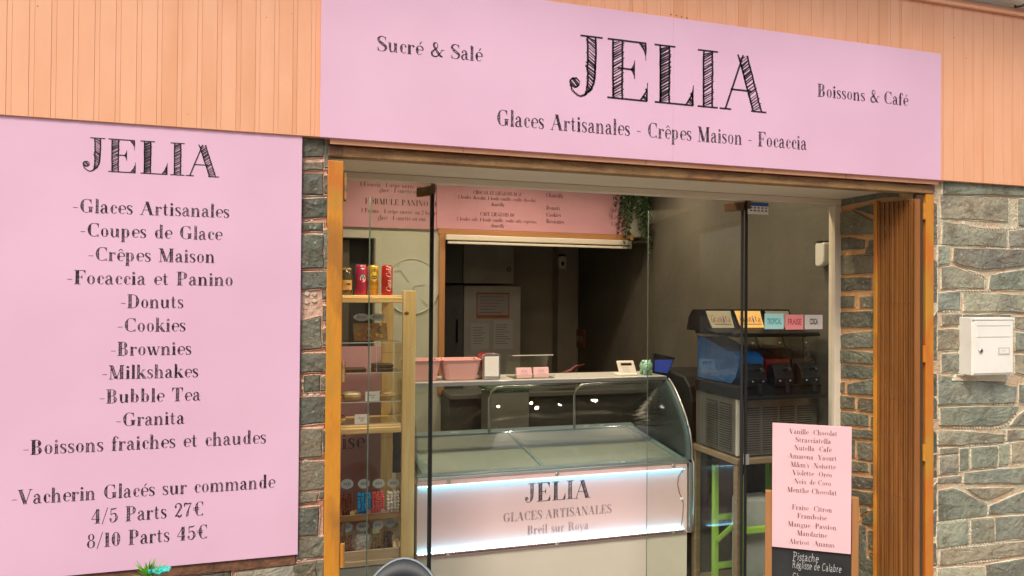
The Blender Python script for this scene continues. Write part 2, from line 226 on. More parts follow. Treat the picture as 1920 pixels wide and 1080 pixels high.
# ------------------------------------------------------------------ sketched letterforms (skeleton strokes with thick verticals)
# ops: V/v stem (x,y0,y1[,w]); S serif (x,y,w); h hairline (x0,x1,y); D/d thick/thin diagonal (x0,y0,x1,y1); a arc (cx,cy,rx,ry,a0,a1,side,w); o ball; p variable width curve; w wedge
T, t_ = .195, .16
FONT = {
 'A': (.92, 'd .1 0 .44 1|D .43 1 .72 0|h .2 .6 .36|S .1 0 .22|S .75 0 .3'),
 'B': (.80, 'V .22 0 1|h .04 .42 1|h .04 .44 0|h .22 .44 .53|a .42 .765 .24 .235 90 -90 r|a .42 .265 .28 .265 90 -90 r'),
 'C': (.84, 'a .46 .5 .38 .5 48 312 l|w .76 .99 .76 .64|w .76 .01 .76 .2'),
 'D': (.90, 'V .22 0 1|h .04 .42 1|h .04 .42 0|a .42 .5 .40 .5 90 -90 r'),
 'E': (.82, 'V .22 0 1|h .04 .72 1|h .04 .74 0|h .22 .5 .52|w .72 1 .72 .70|w .75 0 .75 .32|w .52 .52 .52 .68|w .52 .52 .52 .36'),
 'F': (.74, 'V .22 0 1|h .04 .70 1|h .04 .42 0|h .22 .5 .52|w .70 1 .70 .70|w .52 .52 .52 .68|w .52 .52 .52 .36'),
 'G': (.94, 'a .46 .5 .38 .5 48 318 l|w .76 .99 .76 .64|V .72 .02 .42|S .72 .42 .32'),
 'H': (.94, 'V .22 0 1|V .72 0 1|h .22 .72 .52|S .22 0 .36|S .22 1 .36|S .72 0 .36|S .72 1 .36'),
 'I': (.44, 'V .22 0 1|S .22 0 .38|S .22 1 .38'),
 'J': (.60, 'p .38 1 .17 .38 .5 .17 .37 .22 .14 .30 .04 .05 .2 -.02 .03 .08 .04 .03 .03 .16 .03|o .1 .2 .09|S .38 1 .38'),
 'K': (.88, 'V .22 0 1|d .26 .42 .7 1|D .38 .6 .72 0|S .22 0 .36|S .22 1 .36|S .7 1 .26|S .74 0 .26'),
 'L': (.78, 'V .22 0 1|S .22 1 .38|h .04 .74 0|w .75 0 .75 .36'),
 'M': (1.08, 'd .17 0 .17 1|D .2 1 .52 0|d .84 1 .54 0|V .86 0 1|S .15 1 .24|S .17 0 .26|S .88 1 .3|S .86 0 .36'),
 'N': (.92, 'd .17 0 .17 1|D .2 1 .74 0|d .76 0 .76 1|S .14 1 .22|S .17 0 .26|S .76 1 .28'),
 'O': (.94, 'a .47 .5 .39 .5 0 360 b'),
 'P': (.78, 'V .22 0 1|h .04 .42 1|S .22 0 .38|h .22 .42 .46|a .42 .73 .28 .27 90 -90 r'),
 'R': (.88, 'V .22 0 1|h .04 .42 1|S .22 0 .38|h .22 .42 .5|a .42 .75 .26 .25 90 -90 r|p .44 .5 .04 .58 .4 .14 .62 .18 .16 .7 .02 .05 .82 .06 .03'),
 'S': (.66, 'p .57 .76 .03 .5 .93 .03 .33 1 .04 .17 .93 .09 .11 .78 .13 .2 .62 .17 .38 .48 .19 .55 .34 .16 .58 .2 .12 .48 .05 .06 .33 0 .03 .16 .05 .03 .08 .24 .03|w .57 .99 .57 .72|w .08 .01 .08 .28'),
 'T': (.84, 'V .42 0 1|S .42 0 .38|h .06 .78 1|w .07 1 .07 .68|w .77 1 .77 .68'),
 'U': (.90, 'p .22 1 .17 .22 .4 .17 .24 .16 .13 .36 .02 .05 .52 0 .03 .66 .08 .03 .72 .3 .03 .72 1 .03|S .22 1 .36|S .72 1 .26'),
 'V': (.88, 'D .14 1 .44 0|d .76 1 .46 0|S .14 1 .32|S .76 1 .24'),
 'X': (.88, 'D .14 1 .72 0|d .74 1 .12 0|S .14 1 .3|S .74 1 .24|S .12 0 .24|S .74 0 .3'),
 'Y': (.86, 'D .14 1 .42 .46|d .76 1 .46 .46|V .43 0 .46|S .14 1 .32|S .76 1 .24|S .43 0 .36'),
 'Z': (.76, 'd .08 .98 .66 .98|D .62 1 .1 0|h .08 .68 0|w .1 1 .1 .7|w .67 0 .67 .32'),
 'a': (.58, 'o .13 .5 .06|p .1 .54 .03 .2 .63 .04 .31 .62 .07 .38 .5 .13 .39 .3 .135 .39 .12 .13 .44 .02 .05 .55 .05 .03|p .38 .38 .03 .22 .34 .06 .12 .23 .12 .11 .1 .12 .2 0 .05 .34 .06 .03'),
 'b': (.66, 'v .16 .02 1.02|S .11 1.02 .1|a .34 .32 .22 .32 150 -150 r'),
 'c': (.50, 'a .3 .32 .22 .32 45 318 l|o .43 .47 .065'),
 'd': (.68, 'v .5 .02 1.02|S .45 1.02 .1|S .56 .01 .14|a .32 .32 .22 .32 30 330 l'),
 'e': (.54, 'a .29 .32 .23 .32 0 318 l|p .52 .34 .06 .5 .5 .08 .4 .6 .05 .3 .64 .03|h .1 .52 .345'),
 'f': (.42, 'v .18 0 .8|p .18 .78 .13 .2 .93 .08 .28 1.01 .04 .38 .97 .03|o .4 .9 .06|h .03 .38 .62|S .18 0 .3'),
 'g': (.58, 'a .27 .42 .19 .21 0 360 b .1|o .53 .6 .05|p .2 .2 .03 .1 .12 .05 .3 .04 .12 .5 -.04 .12 .5 -.2 .05 .28 -.3 .03 .06 -.22 .07 .1 -.04 .05 .2 .03 .03'),
 'h': (.70, 'v .16 0 1.02|S .11 1.02 .1|S .16 0 .28|p .2 .46 .03 .34 .63 .04 .46 .57 .1 .51 .4 .135 .51 0 .135|S .51 0 .28'),
 'i': (.34, 'v .17 0 .64|S .12 .64 .12|S .17 0 .28|o .16 .86 .085'),
 'j': (.34, 'p .2 .64 .13 .2 0 .13 .16 -.22 .07 .02 -.3 .03|S .14 .64 .12|o .19 .86 .085'),
 'k': (.68, 'v .16 0 1.02|S .11 1.02 .1|S .16 0 .28|d .2 .26 .5 .62|D .32 .4 .56 0|S .5 .63 .22|S .56 0 .26'),
 'l': (.33, 'v .17 0 1.02|S .12 1.02 .1|S .17 0 .28'),
 'm': (1.04, 'v .16 0 .62|S .11 .63 .12|S .16 0 .26|p .2 .46 .03 .34 .63 .04 .46 .57 .1 .51 .4 .135 .51 0 .135|S .51 0 .26|p .55 .46 .03 .69 .63 .04 .81 .57 .1 .86 .4 .135 .86 0 .135|S .86 0 .26'),
 'n': (.70, 'v .16 0 .62|S .11 .63 .12|S .16 0 .28|p .2 .46 .03 .34 .63 .04 .46 .57 .1 .51 .4 .135 .51 0 .135|S .51 0 .28'),
 'o': (.58, 'a .29 .32 .23 .32 0 360 b .13'),
 'p': (.66, 'v .16 -.34 .62|S .11 .63 .12|S .16 -.34 .28|a .34 .32 .22 .32 150 -150 r'),
 'q': (.66, 'v .5 -.34 .62|S .5 -.34 .28|a .32 .32 .22 .32 30 330 l'),
 'r': (.50, 'v .16 0 .62|S .11 .63 .12|S .16 0 .28|p .2 .44 .03 .28 .58 .03 .4 .62 .03|o .42 .55 .07'),
 's': (.46, 'p .38 .5 .03 .32 .61 .03 .22 .64 .04 .11 .58 .08 .1 .47 .1 .2 .36 .13 .33 .26 .13 .37 .15 .1 .32 .04 .05 .22 0 .03 .12 .03 .03 .07 .14 .03|w .38 .63 .38 .46|w .07 .01 .07 .18'),
 't': (.44, 'p .18 .86 .05 .18 .62 .12 .18 .3 .135 .19 .1 .12 .26 .01 .04 .38 .1 .03|h .03 .36 .62'),
 'u': (.70, 'p .16 .62 .135 .16 .25 .135 .2 .06 .09 .32 .01 .04 .46 .16 .03|v .51 .02 .62|S .12 .62 .14|S .46 .62 .14|S .57 .01 .12'),
 'v': (.62, 'D .12 .62 .31 0 .13|d .52 .62 .33 0|S .12 .62 .24|S .52 .62 .2'),
 'w': (.90, 'D .12 .62 .29 0 .13|d .46 .62 .31 0|D .44 .62 .6 0 .13|d .8 .62 .62 0|S .12 .62 .24|S .8 .62 .2|S .44 .62 .2'),
 'x': (.62, 'D .14 .62 .48 0 .13|d .5 .62 .12 0|S .14 .62 .22|S .5 .62 .2|S .12 0 .2|S .5 0 .24'),
 'y': (.62, 'D .12 .62 .33 0 .13|d .54 .62 .24 -.28|o .16 -.26 .07|S .12 .62 .24|S .54 .62 .2'),
 'z': (.52, 'h .06 .44 .62|D .4 .62 .1 0 .13|h .06 .46 0'),
 '0': (.68, 'a .34 .48 .27 .48 0 360 b'), '1': (.46, 'V .24 0 .96|S .24 0 .36|h .08 .2 .94'),
 '2': (.64, 'p .12 .72 .08 .16 .9 .04 .3 .97 .04 .46 .9 .1 .5 .72 .15 .4 .48 .1 .2 .2 .04 .1 .06 .03|p .1 .08 .05 .26 .12 .12 .42 .02 .12 .56 .2 .03|o .14 .72 .07'),
 '3': (.62, 'o .13 .78 .07|p .12 .84 .03 .24 .96 .03 .4 .93 .09 .46 .76 .14 .38 .58 .08 .24 .52 .03|p .24 .52 .03 .42 .47 .09 .5 .27 .16 .4 .06 .08 .22 0 .03 .1 .14 .04|o .13 .18 .07'),
 '4': (.68, 'V .44 0 .96|d .42 .96 .06 .3|h .06 .6 .28|S .44 0 .34'),
 '5': (.64, 'd .16 .94 .16 .5|p .16 .92 .06 .34 .9 .08 .54 .97 .03|p .16 .5 .03 .3 .6 .04 .46 .54 .1 .53 .3 .17 .44 .08 .08 .26 0 .03 .1 .12 .05|o .14 .2 .08'),
 '7': (.62, 'p .08 .7 .03 .12 .93 .1 .3 .9 .1 .56 .95 .03|p .56 .95 .03 .38 .55 .07 .28 .1 .16 .28 0 .16'),
 '8': (.66, 'a .33 .73 .2 .22 0 360 b .1|a .33 .25 .26 .26 0 360 b .13'),
 '9': (.66, 'a .32 .64 .24 .31 0 360 b .13|p .56 .62 .12 .52 .24 .1 .34 0 .04 .14 .08 .03|o .16 .16 .07'),
 '6': (.66, 'a .34 .31 .24 .31 0 360 b .13|p .1 .36 .12 .14 .72 .1 .34 .96 .04 .5 .9 .03|o .5 .82 .07'),
 '€': (.82, 'a .5 .5 .32 .5 48 312 l|w .74 .99 .74 .66|w .74 .01 .74 .16|h .04 .48 .57|h .04 .48 .43'),
 '&': (.86, 'p .8 .5 .03 .66 .3 .04 .5 .08 .06 .3 0 .08 .12 .1 .12 .12 .3 .13 .28 .48 .07 .46 .68 .05 .46 .88 .05 .36 .98 .04 .24 .9 .1 .24 .72 .12 .4 .44 .15 .62 .12 .15 .8 .02 .05|S .8 .5 .22'),
 '-': (.42, 'h .06 .36 .34'), '/': (.44, 'd .04 -.1 .4 1.04'), '.': (.26, 'o .13 .07 .07'), ',': (.26, 'o .13 .07 .07|p .16 .05 .05 .15 -.08 .04 .06 -.16 .02'),
 "'": (.2, 'p .1 1 .09 .1 .76 .03'), '*': (.3, 'o .15 .86 .07'), ' ': (.42, '')}
ACC = {'é': ('e', 'D .3 .74 .42 .92 .07'), 'É': ('E', 'D .35 1.06 .5 1.2 .07'), 'è': ('e', 'D .34 .74 .22 .92 .07'), 'ê': ('e', 'd .16 .74 .29 .9 .05|d .42 .74 .29 .9 .05'), 'É': ('E', 'D .35 1.08 .5 1.24 .07')}
def strip_arc(cx, cy, rx, ry, a0, a1, side, w):
    out = []; N = max(6, int(abs(a1-a0)/14))
    for i in range(N+1):
        a = math.radians(a0+(a1-a0)*i/N); c = math.cos(a)
        k = {'l': max(0, -c), 'r': max(0, c), 'b': abs(c)}[side]
        wd = .03+(w-.03)*k**1.6
        x, y = cx+rx*math.cos(a), cy+ry*math.sin(a)
        xi, yi = cx+(rx-wd)*math.cos(a), cy+(ry-.03)*math.sin(a)
        out.append((x, y, xi, yi))
    return out
def strip_poly(ps):
    pts = [(ps[i], ps[i+1]) for i in range(0, len(ps), 3)]; ws = ps[2::3]; q = []
    n = len(pts)
    for i in range(n-1):
        p0 = pts[max(i-1, 0)]; p1 = pts[i]; p2 = pts[i+1]; p3 = pts[min(i+2, n-1)]
        for k in range(5 if n > 2 else 1):
            s = k/5
            q.append(tuple(.5*((2*p1[j])+(-p0[j]+p2[j])*s+(2*p0[j]-5*p1[j]+4*p2[j]-p3[j])*s*s+(-p0[j]+3*p1[j]-3*p2[j]+p3[j])*s**3) for j in (0, 1))+(ws[i]*(1-s)+ws[i+1]*s,))
    q.append((*pts[-1], ws[-1])); out = []
    for i, (x, y, w) in enumerate(q):
        a = q[max(i-1, 0)]; b = q[min(i+1, len(q)-1)]; dx, dy = b[0]-a[0], b[1]-a[1]; L = math.hypot(dx, dy) or 1
        nx, ny = -dy/L, dx/L; out.append((x+nx*w/2, y+ny*w/2, x-nx*w/2, y-ny*w/2))
    return out
def glyph(ch, mono=False):
    if ch in ACC: base, ac = ACC[ch]; w, ops = FONT[base]; ops = ops+'|'+ac
    else: w, ops = FONT.get(ch, FONT[' '])
    S_ = []; up_ = ch.isupper() or ch.isdigit() or ch in '€&'
    for op in ops.split('|'):
        if not op: continue
        p = op.split(); k = p[0]
        if k == 'a':
            f = [float(q) for q in p[1:7]]; s = strip_arc(*f, p[7], float(p[8]) if len(p) > 8 else (T if up_ else t_))
        else:
            f = [float(q) for q in p[1:]]
            if k in 'Vv':
                wd = f[3] if len(f) > 3 else (T if k == 'V' else t_); N = 6
                s = [(f[0]-wd/2, f[1]+(f[2]-f[1])*i/N, f[0]+wd/2, f[1]+(f[2]-f[1])*i/N) for i in range(N+1)]
            elif k == 'S':
                if mono: continue
                s = [(f[0]-f[2]/2, f[1]-.015, f[0]-f[2]/2, f[1]+.015), (f[0]+f[2]/2, f[1]-.015, f[0]+f[2]/2, f[1]+.015)]
            elif k == 'h': s = [(f[0], f[2]-.015, f[0], f[2]+.017), (f[1], f[2]-.017, f[1], f[2]+.015)]
            elif k in 'Dd':
                wd = (f[4] if len(f) > 4 else (T*1.05 if k == 'D' else .036))/2; N = 6
                s = [(f[0]+(f[2]-f[0])*i/N-wd, f[1]+(f[3]-f[1])*i/N, f[0]+(f[2]-f[0])*i/N+wd, f[1]+(f[3]-f[1])*i/N) for i in range(N+1)]
            elif k == 'o':
                if mono and f[2] < .08: continue
                s = [(f[0]+f[2]*math.cos(a), f[1]+f[2]*math.sin(a), f[0]+f[2]*math.cos(a), f[1]-f[2]*math.sin(a)) for a in [math.pi*i/8 for i in range(9)]]
            elif k == 'p': s = strip_poly(f)
            elif k == 'w':
                if mono: continue
                sg = -1 if f[0] > .3 else 1; L = abs(f[3]-f[1])
                s = [(f[0], f[1]+(f[3]-f[1])*i/4, f[0]+sg*(.012+L*.42*(1-i/4)**1.8), f[1]+(f[3]-f[1])*i/4) for i in range(5)]
        S_.append(s)
    return w, S_
def write(g, txt, a, b, y, cap, mode='hatch', slant=0, dens=1.0, jit=0):   # into builder g (its mapf takes x,y,lift)
    mono = mode == 'hand'; adv = 0; items = []
    for ch in txt:
        w, st = glyph(ch, mono); items.append((adv, st, ch)); adv += w+(.015 if not mono else .0)
    sx = (b-a)/adv; R = random.Random(txt)
    def Q(x, yy): return (a+(x+slant*yy)*sx, y+yy*cap, 0)
    def strip(s):
        vs = []; 
        for L in s: vs += [Q(L[0], L[1]), Q(L[2], L[3])]
        g.add(vs, [(2*i, 2*i+1, 2*i+3, 2*i+2) for i in range(len(s)-1)])
    for x0, st, ch in items:
        dy = R.uniform(-jit, jit); dark = R.random() < (.25 if mode == 'hatch' else 0)
        for s in st:
            s = [(l[0]+x0, l[1]+dy, l[2]+x0, l[3]+dy) for l in s]
            ws = [math.hypot(l[2]-l[0], l[3]-l[1]) for l in s]
            if mono:
                m2 = [((l[0]+l[2])/2, (l[1]+l[3])/2) for l in s]
                if len(m2) < 2: continue
                strip(strip_poly([c for q in m2[::2] if True for c in (*q, .055)] if len(m2[::2]) > 1 else [*m2[0], .055, *m2[-1], .055])); continue
            if mode != 'hatch' or max(ws) < .08: strip(s); continue
            ow = .034
            for side in (0, 1):
                e = []
                for l, w in zip(s, ws):
                    k = min(.5, ow/max(w, 1e-4)); j = R.uniform(-.008, .008)/max(w, .02); k0, k1 = (0+j, k+j) if side == 0 else (1-k+j, 1+j)
                    e.append((l[0]+(l[2]-l[0])*k0, l[1]+(l[3]-l[1])*k0, l[0]+(l[2]-l[0])*k1, l[1]+(l[3]-l[1])*k1))
                strip(e)
            cum = [0]
            for i in range(len(s)-1): cum.append(cum[-1]+math.hypot((s[i+1][0]+s[i+1][2]-s[i][0]-s[i][2])/2, (s[i+1][1]+s[i+1][3]-s[i][1]-s[i][3])/2))
            def at(d, side):
                d = min(max(d, 0), cum[-1]); i = 0
                while i < len(cum)-2 and cum[i+1] < d: i += 1
                f = (d-cum[i])/max(cum[i+1]-cum[i], 1e-6); A, B = s[i], s[i+1]; o = 0 if side == 0 else 2
                return (A[o]+(B[o]-A[o])*f, A[o+1]+(B[o+1]-A[o+1])*f)
            d = 0.0; sgn = 1 if (s[-1][1] > s[0][1]) else -1
            while d < cum[-1]:
                stp = .05/dens*R.uniform(.7, 1.3); i = min(range(len(cum)), key=lambda q: abs(cum[q]-d)); w = ws[i]
                if w > .05:
                    tt = stp*(R.uniform(.8, 1.05) if dark or R.random() < .15 else R.uniform(.35, .75)); sh = w*.34*sgn
                    p0, p1 = at(d-sh, 0), at(d-sh+tt, 0); q0, q1 = at(d+sh, 1), at(d+sh+tt*R.uniform(.4, 1), 1)
                    ov = R.uniform(-.02, .02)
                    g.add([Q(*p0), Q(*p1), Q(q1[0]+ov, q1[1]), Q(q0[0]+ov, q0[1])], [(0, 1, 2, 3)])
                d += stp
def on_y(y, lift=.0008): return lambda x, z, w: (x, y-lift, z)       # lettering on a plane facing the street
def text_px(name, parent, m, y, lines, mode='hatch', dens=1.0, lift=.0008):   # lines: (text, px0, base0, px1, base1, cap px)
    for (s, x0, b0, x1, b1, c) in lines:
        A = P(x0, b0, y); B = P(x1, b1, y); mid = (x0+x1)/2
        cap = P(mid, (b0+b1)/2-c, y)[1]-P(mid, (b0+b1)/2, y)[1]
        g = G(on_y(y, lift)); write(g, s, A[0], B[0], (A[1]+B[1])/2, cap, mode, dens=dens); g.build(name, m, parent, kind='stuff' if mode == 'solid' else None)
#==SECTION2==
# ================================================================== SETTING
g = G(); g.add([(-60, -40, 0), (60, -40, 0), (60, .02, 0), (-60, .02, 0)], [(0, 1, 2, 3)])
o = g.build('street', mat('paving', (.36, .33, .28), [(.32, .29, .25), (.40, .36, .30)], rough=.85, scale=3, bump=.3, bscale=30)); o['kind'] = 'structure'
g = G(); g.add([(-3, .02, .05), (3.2, .02, .05), (3.2, 4.4, .05), (-3, 4.4, .05)], [(0, 1, 2, 3)])
o = g.build('shop_floor', FLOOR); o['kind'] = 'structure'
o = box('floor_tile_threshold', FLOOR, None, .2, 2.75, .0, .03, 0, .052); o['kind'] = 'structure'; o.name = 'threshold'
GX = 2.71; GY = .47
# interior shell
def struct(name, m, *b):
    o = box(name, m, None, *b); o['kind'] = 'structure'; return o
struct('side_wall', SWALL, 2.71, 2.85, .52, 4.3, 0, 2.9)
struct('left_wall', IWALL, -.75, -.6, .3, 4.3, 0, 2.9)
struct('ceiling', IWALL, -.75, 2.85, .52, 4.3, 2.72, 2.9)
struct('kitchen_back_wall', KWALL, -.6, 2.71, 4.06, 4.2, 0, 2.72)
struct('front_wall', IWALL, -1.7, .14, .05, .28, 0, 2.9)
struct('front_wall_header', IWALL, .14, 4.8, .04, .46, 2.24, 3.4)
struct('upper_wall', mat('upper facade render', (.66, .52, .38), (.6, .46, .33), rough=.9, scale=2), -2.2, 5.4, .04, .3, 3.4, 6.5)
# partition with serving hatch and doorway
pw = thing('partition_wall', 'pale plaster partition wall with a framed serving hatch behind the ice cream counter', 'wall', (1.2, 2.58, 0))
for b in ((-.6, .33, 0, 2.72), (.33, .62, 2.1, 2.72), (.62, 1.09, 0, 2.72), (1.09, 2.71, 2.17, 2.72), (1.09, 2.71, 0, 1.0)):
    box('wall_panel', IWALL, pw, b[0], b[1], 2.58, 2.68, b[2], b[3])
box('frame_rail', OAKX, pw, 1.066, 2.60, 2.55, 2.582, 2.141, 2.180, bevel=.003)
box('frame_stile', OAKZ, pw, 1.075, 1.118, 2.552, 2.582, 1.0, 2.141, bevel=.003)
# cream roller blind under the rail
bl = thing('roller_blind', 'cream roller blind cassette tucked under the orange oak rail of the hatch', 'blind', (1.85, 2.56, 2.1))
box('cassette', OFFW, bl, 1.115, 2.545, 2.51, 2.552, 2.098, 2.138, bevel=.006)
box('bottom_bar', OFFW, bl, 1.13, 2.53, 2.51, 2.54, 2.072, 2.089, bevel=.003)
box('bracket', ALU, bl, 2.546, 2.575, 2.53, 2.55, 2.075, 2.135, bevel=.002)
# doorway surround and dark panel behind
dw = thing('doorway', 'dark open doorway in the back wall behind the cans', 'doorway', (.48, 2.6, 0))
box('dark_passage', DARK, dw, .30, .63, 2.75, 2.80, 0, 2.12)
box('door_jamb', IWALL, dw, .625, .66, 2.565, 2.585, 0, 2.10, bevel=.002)
box('door_leaf', mat('brown door', (.11, .09, .065), (.09, .07, .05), rough=.5), dw, .30, .46, 2.68, 2.72, .05, 2.09, bevel=.002)
# opposite side of the street, seen only in reflections; wall colour darkened as if shaded
ob = thing('house', 'plain beige house across the street, its wall colour darkened for shade', 'house', (1, -10, 0))
box('wall', mat('shaded beige render', (.14, .115, .09), (.11, .09, .07), rough=.9, scale=.7), ob, -14, 16, -12, -10, 0, 5.2)
for i in range(9):
    w_ = box('window', mat('dark window', (.03, .035, .04), rough=.15), ob, -11+i*3, -9.9+i*3, -9.985, -9.95, 1.1, 2.9)
# ================================================================== STONEWORK
STN = [0]
def make_stone(poly, fr, m, parent, proud=None, sub=.026, jit=.0016, grow=.0022):
    """poly: 2d points on the wall; fr(u,v,d) -> 3d with d = distance out of the wall"""
    R = random.Random(STN[0]); STN[0] += 1
    proud = proud if proud is not None else R.uniform(.006, .013)
    pts = []
    mx_, my_ = sum(p[0] for p in poly)/len(poly), sum(p[1] for p in poly)/len(poly)
    hx_ = max(abs(p[0]-mx_) for p in poly); hy_ = max(abs(p[1]-my_) for p in poly)
    if min(hx_, hy_) > .006: poly = [(mx_+(p[0]-mx_)*(1+grow/hx_), my_+(p[1]-my_)*(1+grow/hy_)) for p in poly]
    n = len(poly)
    for i in range(n):
        a, b = poly[i], poly[(i+1) % n]; L = math.hypot(b[0]-a[0], b[1]-a[1]); k = max(1, min(9, int(L/sub)))
        for j in range(k):
            s = j/k; q = 1 if j else .4; pts.append((a[0]+(b[0]-a[0])*s+R.uniform(-jit, jit)*q, a[1]+(b[1]-a[1])*s+R.uniform(-jit, jit)*q))
    N = len(pts); cx = sum(p[0] for p in pts)/N; cy = sum(p[1] for p in pts)/N
    def ring(ins, d, dj=0):
        out = []
        for x, y in pts:
            r = math.hypot(x-cx, y-cy) or 1; k = max(.2, (r-ins)/r); out.append(fr(cx+(x-cx)*k, cy+(y-cy)*k, d+R.uniform(-dj, dj)))
        return out
    vs = ring(-.001, -.012)+ring(0, proud-.005)+ring(.0035, proud, .0006)
    md = []
    for x, y in pts: md.append(fr(cx+(x-cx)*.5, cy+(y-cy)*.5, proud+R.uniform(-.001, .0022)))
    vs += md; vs.append(fr(cx, cy, proud+.001)); c = len(vs)-1
    fs = [(r*N+i, r*N+(i+1) % N, (r+1)*N+(i+1) % N, (r+1)*N+i) for r in range(3) for i in range(N)]
    fs += [(3*N+i, 3*N+(i+1) % N, c) for i in range(N)]
    g = G(); g.add(vs, fs); o = g.build('stone', m, parent)
    # raised mortar bead round the stone
    def rg(ins, d): 
        out = []
        for x, y in pts:
            r = math.hypot(x-cx, y-cy) or 1; k = (r+ins)/r; out.append(fr(cx+(x-cx)*k, cy+(y-cy)*k, d+R.uniform(-.001, .001)))
        return out
    v = rg(.000, -.002)+rg(.0015, proud*.45+.001)+rg(.0045, proud*.4+.001)+rg(.0075, -.002)
    BEADS[-1].add(v, [(r*N+i, r*N+(i+1) % N, (r+1)*N+(i+1) % N, (r+1)*N+i) for r in range(3) for i in range(N)])
    return o
BEADS = []
fr_front = lambda u, v, d: (u, -d, v)
def pxpoly(org, sc, pts, fn, arg): return [fn(org[0]+x/sc, org[1]+y/sc, arg) for x, y in pts]
def chips(line, fr, parent, w=.008, n=None, seed=1):
    R = random.Random(seed); g = CHIPS[-1]
    for (a, b) in zip(line[:-1], line[1:]):
        L = math.hypot(b[0]-a[0], b[1]-a[1]); k = max(1, int(L/.017)); dx, dy = (b[0]-a[0])/L, (b[1]-a[1])/L
        for i in range(k):
            s = (i+.5)/k*L; cx, cy = a[0]+dx*s, a[1]+dy*s; m = R.choice((4, 5, 5)); hl = L/k*.40; hw = w*R.uniform(.5, 1)
            ph = R.random()*6
            P0 = []
            for q in range(m):
                an = ph+q*math.tau/m; ex, ey = math.cos(an)*hl*R.uniform(.8, 1.15), math.sin(an)*hw; P0.append((cx+dx*ex-dy*ey, cy+dy*ex+dx*ey))
            vs = [fr(x, y, -.002) for x, y in P0]+[fr(cx+(x-cx)*.8, cy+(y-cy)*.8, .006) for x, y in P0]
            g.add(vs, [(q, (q+1) % m, m+(q+1) % m, m+q) for q in range(m)]+[tuple(range(m, 2*m))])
CHIPS = []
def filler(u0, u1, v0, v1, fr, parent, m, seed, hole=None):
    R = random.Random(seed); v = v1
    while v > v0+.03:
        h = min(R.uniform(.05, .10), v-v0); u = u0
        while u < u1-.02:
            w = R.uniform(.10, .26); e = min(u+w, u1)
            if u1-e < .06: e = u1
            if not (hole and u < hole[1] and e > hole[0] and v > hole[2] and v-h < hole[3]):
                make_stone([(u+.004, v-.006), (e-.006, v-.006+R.uniform(-.004, .004)), (e-.006, v-h+.008), (u+.004, v-h+.008+R.uniform(-.004, .004))], fr, m, parent)
            u = e
        v -= h
# --- right wall
rw = thing('stone_wall', 'slate stone wall with raised pinkish mortar joints right of the doorway, around the letterbox', 'wall', (3.6, 0, 0))
BEADS.append(G()); CHIPS.append(G())
g = G(); 
g.box(2.812, 4.8, 0, .3, 0, 2.24); g.build('mortar', MORTAR, rw)
OA, SA = (1540, 320), 2.842; OB, SB = (1540, 680), 2.7
RA = ['645,58 1080,82 1080,132 645,122', '632,140 990,152 990,270 640,250', '1045,155 1086,156 1086,298 1045,290', '645,275 720,285 830,315 980,325 980,405 640,390',
 '1000,325 1086,322 1086,408 1000,405', '620,408 675,408 675,495 620,500', '705,415 1086,428 1086,500 900,525 830,522 720,495 700,480', '640,520 700,512 770,540 860,580 860,622 640,625',
 '900,560 1086,528 1086,632 890,632', '620,655 732,650 732,735 620,742', '755,655 1086,665 1086,750 760,745', '640,770 742,768 742,820 640,822', '618,850 745,848 745,950 618,950',
 '640,980 742,978 742,1065 640,1070', '1030,780 1086,785 1086,850 1030,838', '1030,865 1086,872 1086,955 1030,955', '1030,985 1086,985 1086,1090 1030,1075',
 '750,770 1000,770 1000,850 750,850', '750,860 1000,860 1000,960 750,960', '750,975 1000,975 1000,1070 750,1070']
RB = ['590,65 780,92 980,120 975,195 850,205 590,208', '1000,115 1030,115 1030,200 1000,205', '600,230 990,222 985,240 930,290 860,315 600,312', '1026,245 1030,315 955,312 985,275',
 '590,345 640,345 915,362 915,398 700,412 590,412', '940,345 1030,340 1030,382 940,390', '600,435 685,432 685,453 600,460', '598,478 685,470 685,555 598,560', '700,440 740,436 740,540 700,545',
 '757,432 880,425 890,440 880,525 757,532', '897,418 942,412 940,510 895,515', '963,410 1030,402 1030,498 963,505', '590,585 705,575 705,603 590,607', '722,560 1030,530 1030,606 850,604 722,605',
 '735,640 970,632 850,688 800,685', '590,650 660,640 700,650 830,720 830,765 700,785 590,795', '850,725 1030,650 1030,752 845,765', '585,815 735,795 735,915 585,930', '757,795 865,788 870,900 757,908',
 '880,785 1030,775 1030,885 880,898', '600,950 1030,905 1030,965 600,1020', '590,1045 815,1032 818,1120 590,1130', '832,1025 1030,992 1030,1100 832,1112']
pp = lambda s: [tuple(float(c) for c in q.split(',')) for q in s.split()]
for s in RA: make_stone(pxpoly(OA, SA, pp(s), P, 0), fr_front, STONE, rw)
for s in RB: make_stone(pxpoly(OB, SB, pp(s), P, 0), fr_front, STONE, rw)
for j in range(13):     # narrow dark edging stones next to the post
    z = .5+j*.13+.02*math.sin(j*3); make_stone([(2.818, z), (2.834, z), (2.834, z+.1+.02*math.sin(j)), (2.818, z+.1)], fr_front, STONED, rw, proud=.003)
XR = P(1920, 700, 0)[0]+.006
filler(XR, 4.75, .02, 2.235, fr_front, rw, STONE, 5); filler(2.82, XR, .02, .38, fr_front, rw, STONE, 6)
